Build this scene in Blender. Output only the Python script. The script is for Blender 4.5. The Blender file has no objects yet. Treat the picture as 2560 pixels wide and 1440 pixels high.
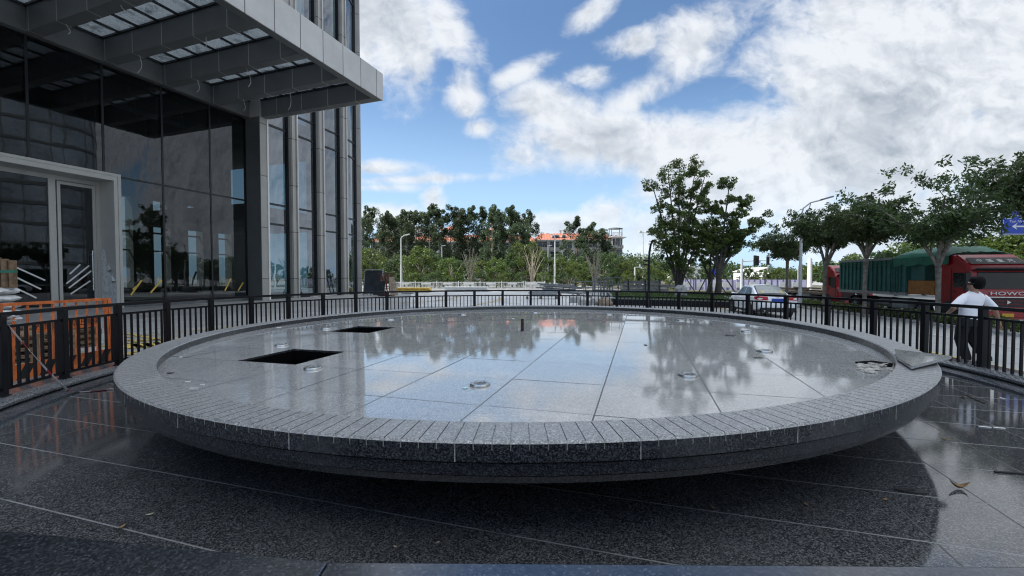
import bpy, bmesh, math, random
import numpy as np
from mathutils import Vector, Matrix, noise as mnoise
R = math.radians
sin, cos, pi = math.sin, math.cos, math.pi
C = bpy.context.scene.collection
SC = bpy.context.scene

# ------------------------------------------------------------------ camera, sky, sun, exposure
EYE = 1.76
FPX = 1047.8                      # focal length in pixels of a 2560 px wide picture
PITCH = 0.02722
cam_d = bpy.data.cameras.new("camera"); cam = bpy.data.objects.new("camera", cam_d); C.objects.link(cam)
cam.location = (0, 0, EYE); cam.rotation_euler = (pi/2 - PITCH, 0, 0)
cam_d.sensor_width = 36; cam_d.lens = 36*FPX/2560; cam_d.clip_start = .05; cam_d.clip_end = 12000
SC.camera = cam
SUN_DIR = Vector((-.80, -.05, .92)).normalized()      # towards the sun
sun_d = bpy.data.lights.new("sun", 'SUN'); sun_d.energy = 4.2; sun_d.angle = R(.5); sun_d.color = (1, .95, .86)
sun = bpy.data.objects.new("sun", sun_d); C.objects.link(sun)
sun.rotation_euler = SUN_DIR.to_track_quat('Z', 'Y').to_euler(); sun.location = (-60, -20, 90)
SC.view_settings.view_transform = 'Standard'; SC.view_settings.look = 'None'
SC.view_settings.exposure = 0.55; SC.view_settings.gamma = 1.0
SC.cycles.filter_width = 1.15; SC.cycles.max_bounces = 8; SC.cycles.transparent_max_bounces = 16; SC.cycles.glossy_bounces = 4
SC.cycles.caustics_reflective = False; SC.cycles.caustics_refractive = False


class NT:
    """small helper to write node trees as expressions"""
    def __init__(s, tree): s.t = tree; s.n = tree.nodes; s.l = tree.links
    def put(s, sock, v):
        if isinstance(v, bpy.types.NodeSocket): s.l.new(v, sock)
        elif isinstance(v, (tuple, list)) and len(v) == 3 and sock.type == 'RGBA': sock.default_value = (*v, 1)
        else: sock.default_value = v
    def node(s, typ, ins=None, **kw):
        n = s.n.new(typ)
        for k, v in kw.items(): setattr(n, k, v)
        for k, v in (ins or {}).items(): s.put(n.inputs[k], v)
        return n
    def m(s, op, a, b=0.0, c=0.0, clamp=False):
        n = s.node('ShaderNodeMath', {0: a, 1: b, 2: c}, operation=op); n.use_clamp = clamp
        return n.outputs[0]
    def mix(s, f, a, b):
        n = s.n.new('ShaderNodeMix'); n.data_type = 'RGBA'
        s.put(n.inputs[0], f); s.put(n.inputs[6], a); s.put(n.inputs[7], b); return n.outputs[2]
    def fmix(s, f, a, b):
        n = s.n.new('ShaderNodeMix'); s.put(n.inputs[0], f); s.put(n.inputs[2], a); s.put(n.inputs[3], b); return n.outputs[0]
    def step(s, v, lo, hi, a=0.0, b=1.0):
        n = s.node('ShaderNodeMapRange', {0: v, 1: lo, 2: hi, 3: a, 4: b}, interpolation_type='SMOOTHSTEP'); return n.outputs[0]
    def noise(s, vec, scale, detail=4.0, rough=.55, dist=0.0):
        return s.node('ShaderNodeTexNoise', {'Vector': vec, 'Scale': scale, 'Detail': detail, 'Roughness': rough, 'Distortion': dist}).outputs[0]
    def voro(s, vec, scale, feature='F1', out='Distance'):
        return s.node('ShaderNodeTexVoronoi', {'Vector': vec, 'Scale': scale}, feature=feature).outputs[out]
    def xyz(s, vec):
        n = s.node('ShaderNodeSeparateXYZ', {0: vec}); return n.outputs[0], n.outputs[1], n.outputs[2]
    def comb(s, x, y, z=0.0): return s.node('ShaderNodeCombineXYZ', {0: x, 1: y, 2: z}).outputs[0]
    def objco(s): return s.node('ShaderNodeTexCoord').outputs['Object']
    def scalev(s, v, sc):
        n = s.node('ShaderNodeVectorMath', {0: v, 1: sc}, operation='MULTIPLY'); return n.outputs[0]


CLOUD_DARK, CLOUD_LIGHT, SKY_K = (.30, .34, .395), (.60, .625, .66), .098
def build_world():
    w = bpy.data.worlds.new("World"); SC.world = w; w.use_nodes = True
    w.cycles.sampling_method = 'MANUAL'; w.cycles.sample_map_resolution = 512
    t = NT(w.node_tree); t.n.clear()
    sky = t.node('ShaderNodeTexSky', sky_type='NISHITA')
    sky.sun_disc = False; sky.sun_elevation = math.asin(SUN_DIR.z)
    sky.sun_rotation = math.atan2(SUN_DIR.x, SUN_DIR.y); sky.altitude = 50; sky.air_density = 1.15
    sky.dust_density = .9; sky.ozone_density = 2.2
    d = t.node('ShaderNodeTexCoord').outputs['Generated']
    x, y, z = t.xyz(d)
    ay = t.m('MAXIMUM', t.m('ABSOLUTE', y), .12)
    u = t.m('DIVIDE', x, ay); v = t.m('DIVIDE', z, ay)
    # (u, v): tangents of the directions; ellipses lay the banks of cloud out over the sky
    P = lambda px, py: ((px-1280)/FPX, (691.5-py)/FPX)
    E = [(975, 60, 110, 200, 16, 1.0), (1120, 70, 50, 105, 36, .58), (880, 60, 160, 170, 0, 1.1), (1163, 250, 42, 66, 8, .56),
         (1300, 185, 70, 22, 30, .46), (1585, 118, 60, 30, 12, .48), (1195, 322, 40, 22, 0, .50), (1480, 40, 40, 16, 35, .24), (1480, 200, 46, 22, 5, .46),
         (1390, 285, 120, 62, -10, .80), (1325, 400, 84, 50, 0, .66), (1470, 360, 200, 84, 0, .95), (1720, 130, 100, 76, 36, .62), (1590, 245, 110, 34, 30, .44), (1640, 370, 240, 90, 0, .95),
         (2240, 170, 380, 290, 10, 1.2), (2120, 390, 450, 160, 0, 1.1), (2700, 260, 420, 420, 0, 1.2), (2140, 60, 240, 130, 14, 1.0),
         (1850, 480, 300, 80, 0, .9), (2350, 560, 460, 110, 0, .95),
         (975, 545, 110, 34, 0, .82), (1085, 508, 28, 36, 0, .62), (1395, 568, 110, 38, 0, .80), (1525, 540, 76, 54, 0, .72),
         (1680, 590, 170, 80, 0, 1.0), (1090, 448, 190, 8, 3, .20), (950, 470, 70, 7, 0, .24), (930, 425, 60, 9, 0, .2),
         (2500, -700, 1000, 520, 0, 1.0), (500, -1500, 700, 320, 0, .8), (3600, 0, 700, 900, 0, 1.0), (5600, 0, 1900, 1500, 0, 1.0), (-900, 100, 800, 400, 0, .9),
         (200, 430, 260, 170, 0, .8)]
    dens = None
    for px, py, a, b, tilt, wgt in E:
        cu, cv = P(px, py); a /= FPX; b /= FPX; c_, s_ = cos(R(tilt)), sin(R(tilt))
        du = t.m('SUBTRACT', u, cu); dv = t.m('SUBTRACT', v, cv)
        p = t.m('ADD', t.m('MULTIPLY', du, c_/a), t.m('MULTIPLY', dv, s_/a))
        q = t.m('ADD', t.m('MULTIPLY', du, -s_/b), t.m('MULTIPLY', dv, c_/b))
        r2 = t.m('ADD', t.m('MULTIPLY', p, p), t.m('MULTIPLY', q, q))
        e = t.m('MULTIPLY', t.m('SUBTRACT', 1.0, t.m('POWER', r2, .6)), wgt*.62)
        dens = e if dens is None else t.node('ShaderNodeMath', {0: dens, 1: e, 2: .05}, operation='SMOOTH_MAX').outputs[0]
    dens = t.m('MAXIMUM', dens, t.step(v, .75, 1.5, -.62, .30))  # unseen cloud cover overhead, added for brighter ambient light
    co = t.comb(u, t.m('MULTIPLY', v, 1.25), 3.7)
    warp = t.node('ShaderNodeTexNoise', {'Vector': co, 'Scale': 3.0, 'Detail': 4.0}).outputs[1]
    wv = t.node('ShaderNodeVectorMath', {0: warp, 1: (.5, .5, .5)}, operation='SUBTRACT').outputs[0]
    cw = t.node('ShaderNodeVectorMath', {0: wv, 1: (.22, .18, 0), 2: co}, operation='MULTIPLY_ADD').outputs[0]
    off = t.node('ShaderNodeVectorMath', {0: cw, 1: (.018, .034, 0)}, operation='ADD').outputs[0]
    def fbm(c):
        a = t.noise(c, 4.6, 11.0, .60)
        r = t.noise(c, 11.0, 5.0, .6)           # billows: folded noise
        bl = t.m('ABSOLUTE', t.m('SUBTRACT', r, .5))
        return t.m('ADD', t.m('MULTIPLY', a, .86), t.m('MULTIPLY', t.m('SUBTRACT', .34, bl), .42))
    n1 = fbm(cw); n2 = fbm(off)
    big = t.noise(co, 2.4, 5.0, .55); mid = t.noise(cw, 3.4, 6.0, .6)
    dd = t.m('ADD', dens, t.m('MULTIPLY', t.m('SUBTRACT', n1, .47), 1.6))
    alpha = t.m('MULTIPLY', t.step(dd, -.10, .44), .98)
    thick = t.step(dd, .12, .75)
    relief = t.m('MULTIPLY', t.m('SUBTRACT', n1, n2), 3.3)
    grey = t.m('MULTIPLY', t.m('ADD', .12, t.m('MULTIPLY', thick, .9)), t.m('ADD', t.step(big, .38, .62, .10, .62), t.step(mid, .40, .64, -.12, .38)))
    # banks on the right carry grey undersides
    under = t.m('MULTIPLY', t.step(u, .30, 1.0), t.step(v, .52, .16))
    lit = t.m('ADD', t.m('SUBTRACT', .96, t.m('MULTIPLY', grey, t.m('ADD', .72, t.m('MULTIPLY', under, .5)))), relief, clamp=True)
    ccol = t.mix(lit, CLOUD_DARK, CLOUD_LIGHT)
    ccol = t.mix(t.step(v, .02, .30), t.mix(.40, ccol, (.62, .74, .86)), ccol)
    skyc = t.node('ShaderNodeVectorMath', {0: sky.outputs[0], 1: (SKY_K*.86, SKY_K*1.0, SKY_K*1.12)}, operation='MULTIPLY').outputs[0]
    skyc = t.mix(t.step(v, -.02, .50, .80, .0), skyc, (.42, .62, .86))
    col = t.mix(alpha, skyc, ccol)
    # sky high overhead, out of view, is boosted to fill the shaded foreground
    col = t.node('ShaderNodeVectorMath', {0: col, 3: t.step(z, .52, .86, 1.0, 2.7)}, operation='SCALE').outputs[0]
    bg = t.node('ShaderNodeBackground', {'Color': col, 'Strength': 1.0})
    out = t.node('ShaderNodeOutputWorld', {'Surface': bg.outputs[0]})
build_world()

# ------------------------------------------------------------------ places
def gz(x, y=0):
    """height of the ground: level round the fountain, falling a little towards the street on the right"""
    s = min(1, max(0, (x-8)/17)); return -.45*s*s*(3-2*s)
_cp, _sp = cos(PITCH), sin(PITCH)
def ray(px, py):
    a = (px-1280)/FPX; b = (720-py)/FPX
    return Vector((a, _cp + b*_sp, b*_cp - _sp))
def at(px, py, Y):
    d = ray(px, py); k = Y/d.y; return Vector((d.x*k, Y, EYE + d.z*k))
def ground(px, py, z=0.0):
    d = ray(px, py); k = (z-EYE)/d.z; return Vector((d.x*k, d.y*k, z))
def foot(px, Y):
    p = at(px, 691, Y); return Vector((p.x, Y, gz(p.x)))
def zpx(py, Y): return at(1280, py, Y).z

# ------------------------------------------------------------------ materials
MATS = {}
def mat_new(name):
    m = bpy.data.materials.new(name); m.use_nodes = True; t = NT(m.node_tree); t.n.clear(); MATS[name] = m
    return m, t
def finish(t, bsdf): t.node('ShaderNodeOutputMaterial', {'Surface': bsdf})
def principled(t, col, rough=.5, metal=0.0, spec=.5, bump=None, bstr=.2, bdist=.01, **extra):
    ins = {'Base Color': col, 'Roughness': rough, 'Metallic': metal, 'Specular IOR Level': spec}
    n = t.node('ShaderNodeBsdfPrincipled', ins)
    for k, v in extra.items(): t.put(n.inputs[k.replace('_', ' ')], v)
    if bump is not None:
        b = t.node('ShaderNodeBump', {'Height': bump, 'Strength': bstr, 'Distance': bdist}); t.l.new(b.outputs[0], n.inputs['Normal'])
    return n.outputs[0]
def plain(name, col, rough=.5, metal=0.0, var=.18, scale=3.0, spec=.5, bstr=.12):
    m, t = mat_new(name); co = t.objco()
    n = t.noise(co, scale, 6.0, .65); n2 = t.noise(co, scale*14, 3.0)
    f = t.m('ADD', t.m('MULTIPLY', n, .7), t.m('MULTIPLY', n2, .3))
    dk = tuple(c*(1-var*1.6) for c in col); lt = tuple(min(1, c*(1+var)) for c in col)
    c = t.mix(t.step(f, .3, .7), dk, lt)
    r = t.m('ADD', rough*.8, t.m('MULTIPLY', n, rough*.4))
    finish(t, principled(t, c, r, metal, spec, n2, bstr)); return m
def grid_lines(t, co, ang, sx, sy, ox, oy, w):
    """masks of joint lines of a slab grid turned by ang; returns the two directions"""
    x, y, z = t.xyz(co)
    a = t.m('ADD', t.m('MULTIPLY', x, cos(ang)), t.m('MULTIPLY', y, sin(ang)))
    b = t.m('ADD', t.m('MULTIPLY', x, -sin(ang)), t.m('MULTIPLY', y, cos(ang)))
    res = []
    for v, s, o in ((a, sx, ox), (b, sy, oy)):
        f = t.m('FRACT', t.m('DIVIDE', t.m('SUBTRACT', v, o), s))
        dist = t.m('MULTIPLY', t.m('MINIMUM', f, t.m('SUBTRACT', 1.0, f)), s)
        res.append(t.step(dist, w*.6, w*1.1, 1.0, 0.0))
    cell = t.comb(t.m('FLOOR', t.m('DIVIDE', t.m('SUBTRACT', a, ox), sx)), t.m('FLOOR', t.m('DIVIDE', t.m('SUBTRACT', b, oy), sy)), 0.0)
    return res[0], res[1], cell
GANG = R(-17)
def granite(name, dark, light, rough, grid=None, dirt=.25, sc=90.0, lights=.62, spec=.5, ior=1.5, bstr=.10, fk=1.0):
    m, t = mat_new(name); co = t.objco()
    v1 = t.node('ShaderNodeTexVoronoi', {'Vector': co, 'Scale': sc}).outputs['Color']
    g = t.xyz(v1)[0]
    n = t.noise(co, sc*.55, 5.0, .7); big = t.noise(co, .9, 6.0, .6); mid = t.noise(co, 7.0, 6.0, .7)
    f = t.m('ADD', t.m('MULTIPLY', g, .45), t.m('MULTIPLY', n, .55))
    c = t.mix(t.step(f, .38, .72), dark, light)
    c = t.mix(t.m('MULTIPLY', t.step(g, .93, .97), .5), c, tuple(min(.7, x*1.7+.02) for x in light))
    c = t.mix(t.m('MULTIPLY', t.step(big, .45, .75), dirt), c, tuple(x*.5 + .11 for x in light))
    rr = t.m('ADD', rough, t.m('MULTIPLY', t.step(mid, .5, .8), rough*.7))
    rr = t.m('ADD', rr, t.m('MULTIPLY', t.step(big, .5, .75), rough*.8))
    if grid:
        pud = t.noise(co, .55, 7.0, .62, .4); film = t.m('MULTIPLY', t.step(pud, .50, .60), fk); edge = t.m('MULTIPLY', t.step(pud, .47, .50), t.step(pud, .535, .50))
        c = t.mix(t.m('MULTIPLY', film, .22), c, (.30, .295, .28)); c = t.mix(t.m('MULTIPLY', edge, .22*fk), c, (.42, .42, .40))
        rr = t.m('ADD', rr, t.m('MULTIPLY', film, t.fmix(mid, .0, .10)))
        scuff = t.step(t.noise(t.scalev(co, (1.0, 6.0, 1.0)), 2.2, 8.0, .7), .66, .74)
        c = t.mix(t.m('MULTIPLY', scuff, .1+.25*fk), c, (.48, .48, .47))
        ang, sx, sy, ox, oy, w, ca, cb = grid
        a, b, cell = grid_lines(t, co, ang, sx, sy, ox, oy, w)
        wn = t.node('ShaderNodeTexWhiteNoise', {'Vector': cell}).outputs[0]
        c = t.node('ShaderNodeHueSaturation', {'Value': t.fmix(wn, .92, 1.08), 'Color': c}).outputs[0]
        brk = t.step(t.noise(co, 3.0, 3.0), .3, .5, .35, 1.0)
        c = t.mix(t.m('MULTIPLY', a, .95), c, ca); c = t.mix(t.m('MULTIPLY', b, brk), c, cb)
        rr = t.m('MAXIMUM', rr, t.m('MULTIPLY', t.m('MAXIMUM', a, b), .7))
    finish(t, principled(t, c, rr, 0, spec, n, bstr, .004, IOR=ior)); return m

def lined(name, col, linecol, rough, dirn, period, off, w, metal=0.0, var=.08, spec=.5):
    """flat panels with straight seams; dirn is the direction the seams are counted along"""
    m, t = mat_new(name); co = t.objco()
    x, y, z = t.xyz(co)
    d = t.m('ADD', t.m('ADD', t.m('MULTIPLY', x, dirn[0]), t.m('MULTIPLY', y, dirn[1])), t.m('MULTIPLY', z, dirn[2]))
    q = t.m('DIVIDE', t.m('SUBTRACT', d, off), period)
    f = t.m('FRACT', q)
    dist = t.m('MULTIPLY', t.m('MINIMUM', f, t.m('SUBTRACT', 1.0, f)), period)
    line = t.step(dist, w*.5, w, 1.0, 0.0)
    wn = t.node('ShaderNodeTexWhiteNoise', {'Vector': t.comb(t.m('FLOOR', q), 0.0, 0.0)}).outputs[0]
    n = t.noise(co, .7, 6.0, .65)
    c = t.mix(t.step(n, .3, .7), tuple(v*(1-var) for v in col), tuple(v*(1+var) for v in col))
    c = t.node('ShaderNodeHueSaturation', {'Value': t.fmix(wn, .94, 1.06), 'Color': c}).outputs[0]
    c = t.mix(line, c, linecol)
    finish(t, principled(t, c, t.m('ADD', rough, t.m('MULTIPLY', n, .12)), metal, spec, t.noise(co, 60, 2.0), .04)); return m

def glass_mat(name, tint, base=.06, ior=1.55, rough=.012, gl=(.66, .70, .74)):
    m, t = mat_new(name)
    fr = t.node('ShaderNodeFresnel', {'IOR': ior}).outputs[0]
    wob = t.noise(t.objco(), .6, 2.0)
    b = t.node('ShaderNodeBump', {'Height': wob, 'Strength': .05, 'Distance': .05}).outputs[0]
    g = t.node('ShaderNodeBsdfGlossy', {'Color': gl, 'Roughness': rough, 'Normal': b}).outputs[0]
    tr = t.node('ShaderNodeBsdfTransparent', {'Color': tint}).outputs[0]
    back = t.node('ShaderNodeNewGeometry').outputs['Backfacing']
    f = t.m('MULTIPLY', t.m('ADD', t.m('MULTIPLY', fr, 1.0-base), base, clamp=True), t.m('SUBTRACT', 1.0, back))
    mx = t.node('ShaderNodeMixShader', {0: f, 1: tr, 2: g}); finish(t, mx.outputs[0]); return m

def leafmat(name, dark, light, trans=.35, tcol=None):
    m, t = mat_new(name); co = t.objco()
    n = t.noise(co, .9, 4.0, .6); w = t.node('ShaderNodeNewGeometry').outputs['Random Per Island']
    rnd = t.node('ShaderNodeObjectInfo').outputs['Random']
    f = t.m('ADD', t.m('MULTIPLY', n, .55), t.m('MULTIPLY', w, .45))
    c = t.mix(t.step(f, .25, .75), dark, light)
    c = t.node('ShaderNodeHueSaturation', {'Hue': t.fmix(rnd, .485, .515), 'Value': t.fmix(rnd, .8, 1.2), 'Color': c}).outputs[0]
    p = principled(t, c, .42, 0, .4)
    tl = t.node('ShaderNodeBsdfTranslucent', {'Color': t.mix(.5, c, tcol or tuple(min(1, v*1.9) for v in light))}).outputs[0]
    finish(t, t.node('ShaderNodeMixShader', {0: trans, 1: p, 2: tl}).outputs[0]); return m

M = {}
M['disc_floor'] = granite('disc_floor_granite', (.205, .212, .215), (.425, .435, .435), .012,
                          (GANG, .965, .95, -.339-.965*10+2.336, 3.33-.95*10-8.185, .0075, (.016, .016, .018), (.05, .05, .053)),   .25, 170, ior=1.95, bstr=.02)
M['pool_floor'] = granite('pool_floor_granite', (.022, .024, .026), (.115, .119, .123), .045,
                          (GANG, .685, .70, -.18-.685*20, 2.70-.70*20, .007, (.010, .010, .011), (.17, .175, .18)), .16, 120, ior=1.85, bstr=.03, fk=.0)
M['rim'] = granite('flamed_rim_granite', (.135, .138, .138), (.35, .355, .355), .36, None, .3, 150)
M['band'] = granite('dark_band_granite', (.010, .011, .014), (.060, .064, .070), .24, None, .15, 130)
M['kerb'] = granite('kerb_granite', (.04, .045, .05), (.22, .235, .25), .16, None, .3, 120)
M['kerb_dark'] = granite('kerb_face_granite', (.016, .018, .022), (.085, .09, .1), .2, None, .2, 110)
M['ledge'] = granite('ledge_granite', (.010, .012, .015), (.036, .040, .047), .12, None, .06, 130, ior=2.1)
M['slab'] = granite('pale_slab_granite', (.16, .165, .165), (.36, .37, .37), .05, None, .5, 170, ior=2.0, bstr=.02)
M['mortar'] = plain('pale_mortar', (.36, .35, .32), .9, 0, .3, 12)
M['black_paint'] = plain('black_gloss_paint', (.005, .005, .007), .42, 0, .2, 6, .3)
M['black'] = plain('black_rubber', (.012, .012, .013), .6)
M['void'] = plain('unlit_pit_black', (.003, .003, .0035), 1.0, 0, .2, 3, .05)  # near-black colour stands in for the darkness down the open pits
M['steel'] = plain('brushed_steel', (.62, .62, .6), .28, 1.0, .12, 8)
M['rust'] = plain('rusty_iron', (.055, .03, .02), .7, .3, .5, 20)
M['galv'] = plain('galvanised_metal', (.34, .35, .36), .45, .6, .2, 5)
M['grey_steel'] = plain('grey_painted_steel', (.20, .21, .22), .5, .3, .3, 2)
M['white_paint'] = plain('white_paint', (.72, .72, .70), .45, 0, .08, 2)
M['pole_white'] = plain('pole_paint', (.58, .60, .60), .4, .1, .1, 2)
M['orange'] = plain('orange_paint', (.60, .15, .035), .6, 0, .35, 5)
M['wood'] = plain('pallet_wood', (.20, .13, .075), .8, 0, .4, 9)
M['timber'] = plain('grey_timber', (.24, .19, .14), .85, 0, .35, 7)
M['tape_red'] = plain('red_tape', (.42, .02, .05), .4); M['tape_white'] = plain('white_tape', (.62, .58, .58), .35)
M['yellow'] = plain('yellow_panel', (.72, .50, .10), .5, 0, .2, 3)
M['yellow_line'] = plain('worn_yellow_line', (.50, .38, .10), .7, 0, .4, 6)
M['white_line'] = plain('worn_white_line', (.52, .52, .50), .7, 0, .3, 6)
M['plastic_white'] = plain('plastic_wrap', (.60, .62, .63), .25, 0, .25, 5)
M['stone'] = plain('pale_stone', (.40, .40, .39), .85, 0, .35, 3, bstr=.4)
M['bark'] = plain('grey_bark', (.22, .195, .16), .9, 0, .45, 6, bstr=.6)
M['bark_dark'] = plain('dark_bark', (.075, .066, .056), .9, 0, .4, 8, bstr=.5)
M['bark_pale'] = plain('pale_bark', (.36, .31, .24), .85, 0, .3, 5, bstr=.4)
M['leaf_euc'] = leafmat('eucalyptus_leaf', (.030, .050, .028), (.085, .120, .055))
M['leaf_green'] = leafmat('bright_leaf', (.030, .058, .016), (.12, .17, .035))
M['leaf_mid'] = leafmat('mid_leaf', (.022, .046, .018), (.075, .12, .035))
M['leaf_dark'] = leafmat('dark_leaf', (.022, .042, .018), (.092, .135, .045), .35)
M['leaf_big'] = leafmat('camphor_leaf', (.035, .062, .018), (.14, .19, .052), .35)
M['hedge'] = leafmat('hedge_leaf', (.03, .055, .016), (.13, .18, .045), .3)
M['grass'] = leafmat('grass_blade', (.03, .06, .015), (.10, .15, .04), .2)
M['dry_leaf'] = plain('dry_leaf', (.22, .14, .07), .7, 0, .3, 20); M['pale_leaf'] = plain('pale_dry_leaf', (.42, .38, .26), .7)
M['roof_red'] = lined('red_tile_roof', (.42, .145, .085), (.28, .07, .04), .7, (1, 0, 0), .9, 0, .09)
M['wall_pale'] = plain('pale_render', (.60, .60, .58), .85, 0, .15, .4)
M['wall_grey'] = plain('grey_render', (.26, .26, .25), .85, 0, .2, .4)
M['win_dark'] = plain('dark_window', (.03, .035, .042), .15, 0, .3, .6)
M['hoard'] = lined('lilac_hoarding', (.36, .35, .52), (.10, .10, .14), .6, (1, 0, 0), 3.0, 0, .12, var=.2)
M['sign_blue'] = plain('blue_sign', (.008, .055, .42), .4, 0, .06, 2)
M['shed'] = plain('white_shed', (.75, .75, .72), .6, 0, .08, .3)
M['truck_red'] = plain('red_truck_paint', (.30, .012, .018), .22, 0, .15, 2)
M['truck_green'] = plain('green_truck_steel', (.030, .13, .115), .5, .1, .3, 2.5)
M['tarp'] = plain('green_tarpaulin', (.015, .14, .085), .55, 0, .2, 4)
M['ochre'] = plain('ochre_steel', (.38, .15, .03), .6, 0, .3, 4)
M['dark_metal'] = plain('dark_chassis', (.025, .025, .027), .6, .2, .3, 5)
M['tyre'] = plain('tyre_rubber', (.017, .017, .018), .8)
M['car_white'] = plain('white_car_paint', (.84, .85, .86), .12, 0, .03, 1)
M['car_glass'] = plain('tinted_car_glass', (.015, .019, .02), .06, 0, .2, 1, .35)
M['rear_glass'] = plain('rear_screen_glass', (.10, .14, .14), .05, 0, .3, 3, .8)
M['tail_red'] = plain('tail_lamp_red', (.42, .008, .012), .15)
M['plate_blue'] = plain('plate_blue', (.01, .05, .32), .4); M['plate_yellow'] = plain('plate_yellow', (.62, .36, .02), .45)
M['skin'] = plain('skin', (.36, .20, .14), .55, 0, .08, 6)
M['hair'] = plain('black_hair', (.006, .0055, .0055), .85, 0, .3, 40, .15)
M['shirt'] = plain('white_cotton', (.78, .78, .82), .9, 0, .05, 5)
M['trouser'] = plain('black_trousers', (.012, .013, .017), .9, 0, .2, 8)
M['shoe'] = plain('pale_shoe', (.55, .54, .50), .6)

# ------------------------------------------------------------------ mesh builder and naming
def tag(o, label=None, cat=None, group=None, kind=None):
    if label: o['label'] = label
    if cat: o['category'] = cat
    if group: o['group'] = group
    if kind: o['kind'] = kind
    return o
def empty(name, loc, label, cat, group=None):
    o = bpy.data.objects.new(name, None); C.objects.link(o); o.location = loc; o.empty_display_size = .2
    return tag(o, label, cat, group)
def rootloc(o):
    while o.parent is not None: o = o.parent
    return o.location
def link_mesh(name, me, mats, parent=None):
    for m in (mats if isinstance(mats, (list, tuple)) else [mats]): me.materials.append(m)
    o = bpy.data.objects.new(name, me); C.objects.link(o)
    if parent is not None: o.parent = parent
    return o
class MB:
    def __init__(s): s.v = []; s.f = []; s.mi = []; s.sm = []
    def add(s, vs, fs, mi=0, smooth=False):
        b = len(s.v); s.v += [tuple(v) for v in vs]
        for f in fs: s.f.append(tuple(b+i for i in f)); s.mi.append(mi); s.sm.append(smooth)
        return s
    def hexa(s, p, mi=0):      # 8 corners: bottom ring of 4 then top ring of 4
        return s.add(p, [(3, 2, 1, 0), (4, 5, 6, 7), (0, 1, 5, 4), (1, 2, 6, 5), (2, 3, 7, 6), (3, 0, 4, 7)], mi)
    def box(s, x0, x1, y0, y1, z0, z1, mi=0):
        return s.hexa([(x0, y0, z0), (x1, y0, z0), (x1, y1, z0), (x0, y1, z0), (x0, y0, z1), (x1, y0, z1), (x1, y1, z1), (x0, y1, z1)], mi)
    def obox(s, c, ax, ay, az, mi=0):
        c, ax, ay, az = map(Vector, (c, ax, ay, az))
        return s.hexa([c-ax-ay-az, c+ax-ay-az, c+ax+ay-az, c-ax+ay-az, c-ax-ay+az, c+ax-ay+az, c+ax+ay+az, c-ax+ay+az], mi)
    def bar(s, a, b, w, h=None, mi=0, up=(0, 0, 1)):
        a, b = Vector(a), Vector(b); d = (b-a); L = d.length; d.normalize(); up = Vector(up)
        if abs(d.dot(up)) > .98: up = Vector((0, 1, 0))
        x = d.cross(up).normalized(); z = x.cross(d).normalized(); h = w if h is None else h
        return s.obox((a+b)/2, d*L/2, x*w/2, z*h/2, mi)
    def tube(s, pts, rad, n=8, mi=0, cap=True):
        pts = [Vector(p) for p in pts]; k = len(pts)
        rad = list(rad) if isinstance(rad, (list, tuple)) else [rad]*k
        rings = []; prev = None
        for i in range(k):
            d = (pts[min(i+1, k-1)] - pts[max(i-1, 0)]).normalized()
            if prev is None:
                r = d.cross(Vector((0, 0, 1)))
                if r.length < .1: r = d.cross(Vector((0, 1, 0)))
            else: r = prev - d*prev.dot(d)
            if r.length < 1e-6: r = d.orthogonal()
            r.normalize(); prev = r; q = d.cross(r)
            rings.append([pts[i] + (r*cos(2*pi*j/n) + q*sin(2*pi*j/n))*rad[i] for j in range(n)])
        return s.loft(rings, True, cap, mi, True)
    def loft(s, rings, closed=True, cap=True, mi=0, smooth=True):
        b = len(s.v); n = len(rings[0])
        for r in rings: s.v += [tuple(v) for v in r]
        for i in range(len(rings)-1):
            for j in range(n if closed else n-1):
                j2 = (j+1) % n
                s.f.append((b+i*n+j, b+i*n+j2, b+(i+1)*n+j2, b+(i+1)*n+j)); s.mi.append(mi); s.sm.append(smooth)
        if cap and closed:
            s.f.append(tuple(b+j for j in range(n-1, -1, -1))); s.mi.append(mi); s.sm.append(False)
            s.f.append(tuple(b+(len(rings)-1)*n+j for j in range(n))); s.mi.append(mi); s.sm.append(False)
        return s
    def lathe(s, prof, n=32, mi=0, c=(0, 0, 0), closed=False):
        rings = [[(c[0]+r*cos(2*pi*j/n), c[1]+r*sin(2*pi*j/n), c[2]+z) for j in range(n)] for r, z in prof]
        return s.loft(rings, True, not closed and prof[0][0] < 1 and prof[-1][0] < 1, mi, True)
    def prism(s, poly, z0, z1, mi=0):
        n = len(poly); vs = [(x, y, z0) for x, y in poly] + [(x, y, z1) for x, y in poly]
        fs = [tuple(range(n-1, -1, -1)), tuple(range(n, 2*n))] + [(i, (i+1) % n, n+(i+1) % n, n+i) for i in range(n)]
        return s.add(vs, fs, mi)
    def shear(s, k):          # the whole basin is laid with a slight fall: higher on the right
        s.v = [(x, y, z + k*x) for x, y, z in s.v]; return s
    def build(s, name, mats, parent=None, bevel=0, world=True, ang=35):
        me = bpy.data.meshes.new(name)
        o = rootloc(parent) if (parent is not None and world) else Vector((0, 0, 0))
        me.from_pydata([(v[0]-o[0], v[1]-o[1], v[2]-o[2]) for v in s.v], [], s.f)
        me.polygons.foreach_set('material_index', s.mi); me.polygons.foreach_set('use_smooth', s.sm)
        if any(s.sm): me.set_sharp_from_angle(angle=R(ang))
        me.update()
        ob = link_mesh(name, me, mats, parent)
        if bevel:
            b = ob.modifiers.new('bevel', 'BEVEL'); b.width = bevel; b.segments = 2; b.limit_method = 'ANGLE'; b.angle_limit = R(40)
        return ob
ORD = ['first', 'second', 'third', 'fourth', 'fifth', 'sixth', 'seventh', 'eighth', 'ninth', 'tenth', 'eleventh', 'twelfth', 'thirteenth',
       'fourteenth', 'fifteenth', 'sixteenth', 'seventeenth', 'eighteenth', 'nineteenth', 'twentieth']
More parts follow.
